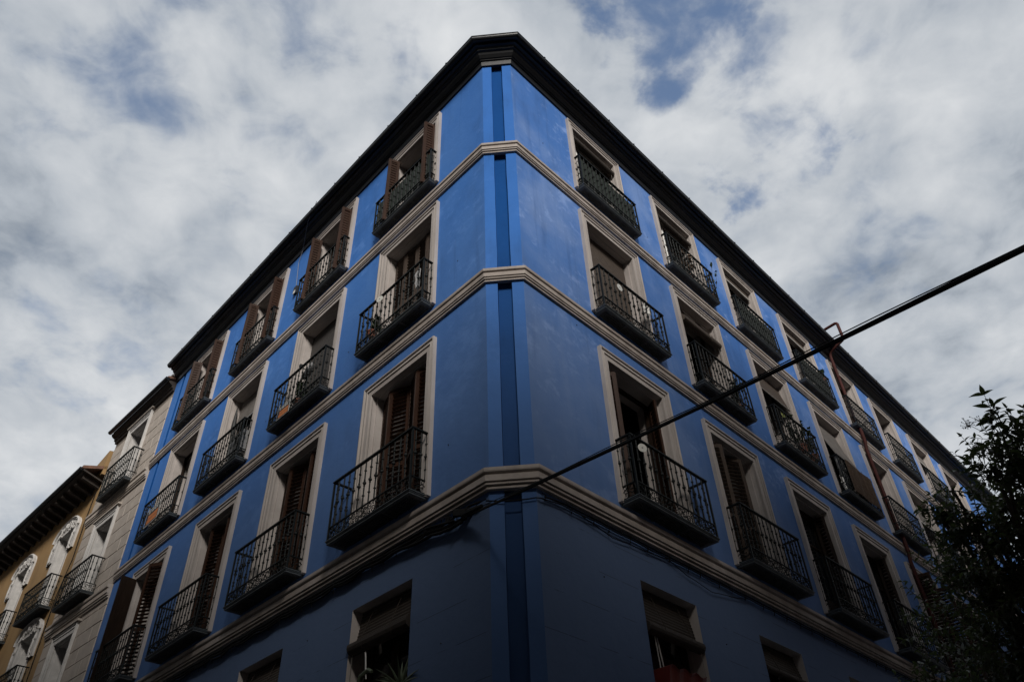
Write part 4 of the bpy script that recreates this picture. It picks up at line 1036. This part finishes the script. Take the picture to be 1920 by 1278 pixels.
# ground storey sills
for (s, c), z_ in ((('L',1), 2.66), (('R',1), 2.80), (('L',2), 2.66), (('R',2), 2.66), (('L',3), 2.66), (('R',3), 2.66)):
    a, b, zb, zt = OPEN[(s, c, 1)]; mb = MB(); mb.box(a-.06, b+.06, -.28, .10, zb-.07, zb+.004); put('window_sill', mb.mesh('window_sill', SG[s]), M['band'], house, FM[s])
root = empty('aloe_pot', None, 'spiky aloe in a terracotta pot on the ground storey sill', 'plant', mw=at('L', 2.07, -.02, 2.66+EYE))
mb = MB(); mb.lathe([(.10, 0), (.135, .20), (.15, .205), (.15, .26), (.13, .26), (.12, .22)], 14); put('pot', mb.mesh('pot'), M['terracotta'], root)
r2 = random.Random(5); mb = MB()
for i in range(22):
    d = rdir(r2, .15, 1.0); p = Vector((0, 0, .24)); pts = [p]; L = r2.uniform(.28, .5)
    for j in range(5): pts.append(pts[-1]+d*L/5); d = (d+Vector((0, 0, -.10))).normalized()
    mb.tube(pts, [.020, .019, .016, .012, .007, .001], 5)
put('leaves', mb.mesh('leaves'), M['aloe'], root)
root = empty('cactus_pot', None, 'arching cactus in a small pot at the left end of the ground storey sill', 'plant', mw=at('L', 2.95, .0, 2.66+EYE))
mb = MB(); mb.lathe([(.09, 0), (.12, .18), (.13, .19), (.13, .24), (.11, .24)], 14); put('pot', mb.mesh('pot'), M['terracotta'], root)
mb = MB()
for (pts) in ([(0, 0, .2), (.0, .02, .42), (-.10, .03, .56), (-.26, .03, .60), (-.34, .03, .56)], [(0, .02, .2), (.06, .05, .40), (.16, .06, .52), (.2, .06, .48)], [(-.03, 0, .2), (-.12, .02, .36), (-.2, .03, .40)]): mb.tube(pts, [.028, .03, .03, .028, .02][:len(pts)], 7)
put('stem', mb.mesh('stem'), M['aloe'], root)
mb = MB(); mb.tube([(-.22, .03, .5), (-.16, .03, .84)], .009, 6); put('plant_stake', mb.mesh('plant_stake'), M['white'], root)
one('leafy_pot', *(lambda mb: (mb.lathe([(.08, 0), (.11, .17), (.12, .18), (.12, .22), (.10, .22)], 12), mb)[1:])(MB()), 'terracotta', at('L', 2.50, -.02, 2.66+EYE), 'plain terracotta pot between the cactus and the aloe', 'pot')
root = empty('trough_planter', None, 'red trough with a wavy rim on the ground storey sill right of the corner', 'planter', mw=at('R', 2.46, .0, 2.80+EYE))
mb = MB(); n = 16; rings = []
for i in range(n+1):
    x = .80*i/n; zt_ = .30+.022*math.sin(i*1.25); rings.append([(x, -.13, 0), (x, .10, 0), (x, .15, zt_-.03), (x, .17, zt_), (x, .14, zt_), (x, -.14, zt_), (x, -.16, zt_)])
mb.sweep(rings); put('trough', mb.mesh('trough', -1), M['redpot'], root)
mb = MB(); mb.tube([(.12, -.05, .25), (.10, -.06, .75)], .008, 5); mb.tube([(.2, -.05, .25), (.17, -.08, .8)], .008, 5); put('cane', mb.mesh('cane', -1), M['whitepaint'], root)
# --- dark plug holes in the render
mb = MB(); mb.lathe([(.0, -.01), (.008, -.01), (.008, .002), (.0, .002)], 8); hole = mb.mesh('wall_plug')
for s, px in (('L', ((1.25, 5.86), (1.12, 9.4), (4.3, 9.45), (7.35, 9.5), (3.9, 12.2), (4.35, 4.1), (1.3, 3.2))), ('R', ((4.55, 12.6), (1.6, 8.2), (4.5, 9.5), (7.5, 9.6), (7.45, 12.7), (1.55, 4.0), (4.25, 3.8), (1.2, 12.7), (4.3, 13.6), (10.5, 9.6)))):
    for u, z in px: put('wall_plug', hole, M['black'], house, at(s, u, 0.0, z+EYE) @ Matrix.Rotation(R_(90), 4, 'X'))

# ------------------------------------------------------------------ cables
E0 = Vector((0, 0, EYE))
P0 = wp('L', .86, .09, 4.56+EYE)
PA = E0 + raydir(1920, 457)*5.25 + Vector((0, 0, .072))
d_ = PA-P0
PB = P0 + d_*1.9
root = empty('overhead_cable', P0, 'thick black cable slung across the street from the corner of the blue house', 'cable')
def sagline(a, b, sag, n=40): return [a.lerp(b, i/n) - Vector((0, 0, 4*sag*(i/n)*(1-i/n))) for i in range(n+1)]
mb = MB(); base = sagline(P0, PB, .11)
for q, (ox, oz) in enumerate(((0, 0), (.012, .020), (-.014, .012))):
    mb.tube([p+Vector((ox*math.cos(i*.5+q), ox*math.sin(i*.5), oz*.8)) for i, p in enumerate(base)], .0095 if q else .0125, 7)
put('cable_bundle', mb.mesh('cable_bundle', smooth=True), M['rubber'], root, Matrix())
mb = MB(); mb.tube([p+Vector((0, 0, .036+.008*math.sin(i*.8))) for i, p in enumerate(sagline(P0, PB, .11))], .0045, 5); put('messenger_wire', mb.mesh('messenger_wire'), M['rubber'], root, Matrix())
mb = MB(); mb.tube([P0+(PB-P0)*t+Vector((0, 0, .03)) for t in (.003, .016, .04)], [.03, .048, .022], 8); mb.slab(P0+Vector((-.1, -.05, .02)), (.2, 0, 0), (0, .05, 0), (0, 0, .09)); put('anchor_clamp', mb.mesh('anchor_clamp'), M['rubber'], root, Matrix())

def run(s, knots, seed, amp=.015, step=.16):
    r2 = random.Random(seed); pts = []
    for i in range(len(knots)-1):
        a, b = Vector(knots[i]), Vector(knots[i+1]); n = max(2, int((b-a).length/step))
        for j in range(n):
            q = a.lerp(b, j/n); w = amp*math.sin(math.pi*((q.x*1.35) % 1))
            pts.append(wp(s, q.x, q.y+amp*.3*noise.noise(Vector((q.x*2, seed, 0))), q.z-w+amp*.6*noise.noise(Vector((q.x*1.6, seed, 2)))+EYE))
    q = Vector(knots[-1]); pts.append(wp(s, q.x, q.y, q.z+EYE)); return pts
root = empty('wall_cables', wp('L', 2, .05, 4.7+EYE), 'sagging bundle of black cables clipped under the lowest band, left of the corner', 'cable')
mb = MB()
mb.tube(run('L', [(.80, .07, 4.56), (1.2, .06, 4.60), (1.75, .06, 4.69), (3.5, .06, 4.71), (8, .06, 4.72), (13.5, .06, 4.72)], 1, .02), .026, 6)
mb.tube(run('L', [(.84, .09, 4.52), (1.3, .07, 4.57), (2.1, .07, 4.65), (4.0, .06, 4.68), (13.5, .06, 4.68)], 2, .03), .021, 6)
mb.tube(run('L', [(1.0, .09, 4.60), (1.6, .08, 4.72), (3.0, .06, 4.745), (13.5, .06, 4.745)], 3, .01), .018, 5)
mb.tube(run('L', [(.55, .06, 4.70), (.95, .06, 4.70), (1.3, .07, 4.66), (2.4, .06, 4.66), (5, .06, 4.65), (9, .06, 4.66)], 4, .045), .015, 5)
mb.tube(run('L', [(.47, .03, 4.70), (.62, .03, 4.69), (.80, .05, 4.60), (1.2, .05, 4.56)], 6, .02), .006, 5)
put('cable_run', mb.mesh('cable_run', smooth=True), M['rubber'], root, Matrix())
for (u, z, w) in ((.74, 4.60, .11), (1.10, 4.63, .07), (1.55, 4.66, .06)):
    mb = MB(); mb.slab(wp('L', u, .02, z+EYE), dL*w, nL*.07, (0, 0, .07)); put('splice_box', mb.mesh('splice_box'), M['rubber'], root, Matrix())
mb = MB(); r2 = random.Random(8)
for i in range(34):
    u = 1.0+i*.30+r2.uniform(-.06, .06); mb.tube([wp('L', u, .02, 4.76+EYE), wp('L', u, .085, 4.70+EYE), wp('L', u+.01, .05, 4.60+EYE-r2.uniform(0, .05))], .006, 4)
put('cable_clips', mb.mesh('cable_clips'), M['rubber'], root, Matrix(), kind='stuff')
root = empty('wall_wires', wp('R', 2, .05, 4.7+EYE), 'thin black wires clipped under the lowest band, right of the corner', 'cable')
mb = MB()
mb.tube([wp('L', .47, .03, 4.66+EYE)] + [pl.lerp(pr, t)+cn*.03+Vector((0, 0, 4.64+EYE-.02*math.sin(math.pi*t))) for t in (.05, .3, .55, .8, .98)] + run('R', [(.42, .03, 4.66), (.8, .04, 4.70), (2.5, .04, 4.70), (28, .04, 4.70)], 11, .012), .009, 5)
mb.tube(run('R', [(.50, .03, 4.70), (.9, .04, 4.735), (28, .04, 4.735)], 12, .008), .011, 5)
mb.tube(run('R', [(1.1, .04, 4.70), (1.8, .03, 4.60), (2.7, .03, 4.66), (3.2, .04, 4.70)], 13, .01), .006, 5)
mb.tube(run('R', [(3.0, .04, 4.70), (3.5, .03, 4.58), (4.1, .03, 4.52), (4.7, .03, 4.60), (5.2, .04, 4.70)], 14, .01), .006, 5)
put('wire_run', mb.mesh('wire_run', smooth=True), M['rubber'], root, Matrix())
mb = MB()
for i in range(40):
    u = .5+i*.42+r2.uniform(-.08, .08); mb.tube([wp('R', u, .01, 4.75+EYE), wp('R', u, .06, 4.70+EYE), wp('R', u, .04, 4.63+EYE)], .007, 4)
put('wire_clips', mb.mesh('wire_clips'), M['rubber'], root, Matrix(), kind='stuff')

# ------------------------------------------------------------------ tree on the right
def pixp(px, py, d): return E0 + raydir(px, py)*d
tr = pixp(2010, 1240, 5.9); base = Vector((tr.x+.1, tr.y+.05, 0.13))
tree = empty('privet_tree', base, 'dark evergreen street tree with a leafy sprig at its top', 'tree')
def grow(a, b, r0, r1, seed, n=7, wob=.06):
    pts = []; rs = []
    for i in range(n+1):
        t = i/n; p = a.lerp(b, t)+Vector((noise.noise(Vector((t*3, seed, 0))), noise.noise(Vector((t*3, seed, 5))), 0))*wob*math.sin(math.pi*t); pts.append(p); rs.append(r0+(r1-r0)*t)
    return pts, rs
r2 = random.Random(77)
crown_c = pixp(2000, 1245, 5.75)
mb = MB(); pts, rs = grow(base, Vector((crown_c.x, crown_c.y, crown_c.z-.75)), .085, .05, 1); mb.tube(pts, rs, 8); top = pts[-1]
put('trunk', mb.mesh('trunk', smooth=True), M['bark'], tree, Matrix())
lumps = [(2010, 1240, 5.9, .95), (1868, 1010, 5.55, .34), (1890, 905, 5.4, .24), (1960, 890, 5.5, .36), (1862, 1120, 5.5, .27), (1892, 1245, 5.5, .34), (1822, 960, 5.5, .16), (1852, 1190, 5.6, .15), (1805, 1060, 5.6, .14),
         (1935, 1090, 5.3, .42), (1990, 980, 5.9, .5), (2120, 1100, 5.6, .7), (1960, 1500, 5.7, .9), (2200, 1400, 5.8, 1.0), (1872, 1330, 5.5, .26), (1905, 850, 5.4, .13), (1985, 830, 5.5, .22), (1862, 880, 5.35, .10), (1800, 1000, 5.5, .12), (1785, 915, 5.5, .09), (1765, 965, 5.55, .07)]
lumps = [(pixp(a, b, d), r) for a, b, d, r in lumps]
br = MB()
for i, (c, r) in enumerate(lumps):
    if i == 0: continue
    pts, rs = grow(top+Vector((0, 0, r2.uniform(-.1, .4))), c, .028, .008, i+3, 8, .15); br.tube(pts, rs, 6)
LV = []
for nm, L, w, dr in (('leaf', .082, .036, .38), ('leaf', .072, .034, .6), ('leaf', .090, .036, .22)):
    me, lv, lf = leaf_mesh(nm, L, w, dr); LV.append((me, lv, lf))
leaves = []                                  # (matrix, kind)
def twig(p, d, L, n, s0=1.0, droop=.05, jit=.14):
    pts = [p]; q = p.copy()
    for i in range(n):
        d = (d+Vector((r2.uniform(-jit, jit), r2.uniform(-jit, jit), r2.uniform(-jit, jit)*.7-droop))).normalized(); q = q+d*(L/n); pts.append(q.copy())
        side = d.cross(Vector((0, 0, 1))); side = side.normalized() if side.length > .05 else Vector((1, 0, 0)); nrm = side.cross(d)
        a = (i % 2)*R_(80)+r2.uniform(-.4, .4)
        for sg_ in (1, -1):
            ld = (d*r2.uniform(.35, .75)+(side*math.cos(a)+nrm*math.sin(a))*sg_).normalized()
            leaves.append((orient(q, ld, r2.uniform(-.5, .5), s0*r2.uniform(.75, 1.15)), r2.randrange(3)))
    leaves.append((orient(q, d, 0, s0*.8), 0))
    br.tube(pts, [.0045-.003*i/n for i in range(n+1)], 4, False)
for c, r in lumps:
    n = int(430*r**2.1)+11
    for i in range(n):
        d = rdir(r2, -.7, 1); f = r*(r2.random()**.45); p = c+Vector((d.x, d.y, d.z*1.05))*f*.88
        if noise.noise(p*3.2) < -.16 and r2.random() < .85: continue
        o = (d+Vector((0, 0, .35))+rdir(r2)*.6).normalized(); twig(p-o*.10, o, r2.uniform(.16, .28), r2.randrange(7, 11), .57)
# the sprig that stands clear of the crown
s0_, s1_ = pixp(1893, 850, 5.3), pixp(1866, 738, 5.3)
twig(s0_, (s1_-s0_), (s1_-s0_).length*1.02, 9, .98, 0, .04)
for (a, b, c_, d__) in ((1884, 822, 1838, 792), (1884, 822, 1902, 785), (1888, 840, 1915, 798), (1876, 790, 1890, 760), (1886, 836, 1836, 815), (1872, 765, 1848, 775), (1900, 870, 1925, 790), (1880, 860, 1842, 838), (1846, 900, 1815, 862), (1925, 860, 1935, 785)):
    p, q = pixp(a, b, 5.3), pixp(c_, d__, 5.25+r2.uniform(-.05, .1)); twig(p, q-p, (q-p).length, 5, .85, .02, .06)
put('branches', br.mesh('branches', fix=False), M['bark'], tree, Matrix())
sd = MB()
for (a, b) in ((1812, 797), (1835, 788), (1828, 838), (1832, 848), (1748, 1010)):
    p = pixp(a, b, 5.3); q = pixp(a+30, b+12, 5.3); sd.tube([q, p.lerp(q, .4)+Vector((0, 0, .01)), p], .002, 4)
    for i in range(26):
        e = p+rdir(r2)*r2.uniform(.01, .055); sd.tube([p.lerp(q, .25*r2.random()), e], .0012, 3, False); sd.lathe([(0, -.004), (.0042, 0), (0, .004)], 5, e)
put('seed_clusters', sd.mesh('seed_clusters', fix=False), M['bark'], tree, Matrix(), kind='stuff')
# leaves in view that show largest: single objects; the others joined
def vis(m4):
    p = m4.translation-E0; z = p.dot(CF); x = 960+F_PX*p.dot(CR)/z; y = 639-F_PX*p.dot(CU)/z
    return (x < 1925 and y < 1290), p.length, x, y
score = []
for i, (m4, k) in enumerate(leaves):
    v, dist, x, y = vis(m4); score.append((0 if v else 1, dist - (.6 if y < 905 else 0), i))
score.sort(); solo = {i for _, _, i in score[:300]}
for k in range(3): LV[k][0].materials.append(M['leaf'])
vs, fs = [], []
for i, (m4, k) in enumerate(leaves):
    if i in solo: put('leaf', LV[k][0], None, tree, m4)
    else:
        b = len(vs); vs += [tuple(m4 @ Vector(v)) for v in LV[k][1]]; fs += [tuple(j+b for j in f) for f in LV[k][2]]
me = bpy.data.meshes.new('crown'); me.from_pydata(vs, [], fs)
for p in me.polygons: p.use_smooth = True
put('crown', me, M['leaf'], tree, Matrix(), kind='stuff')
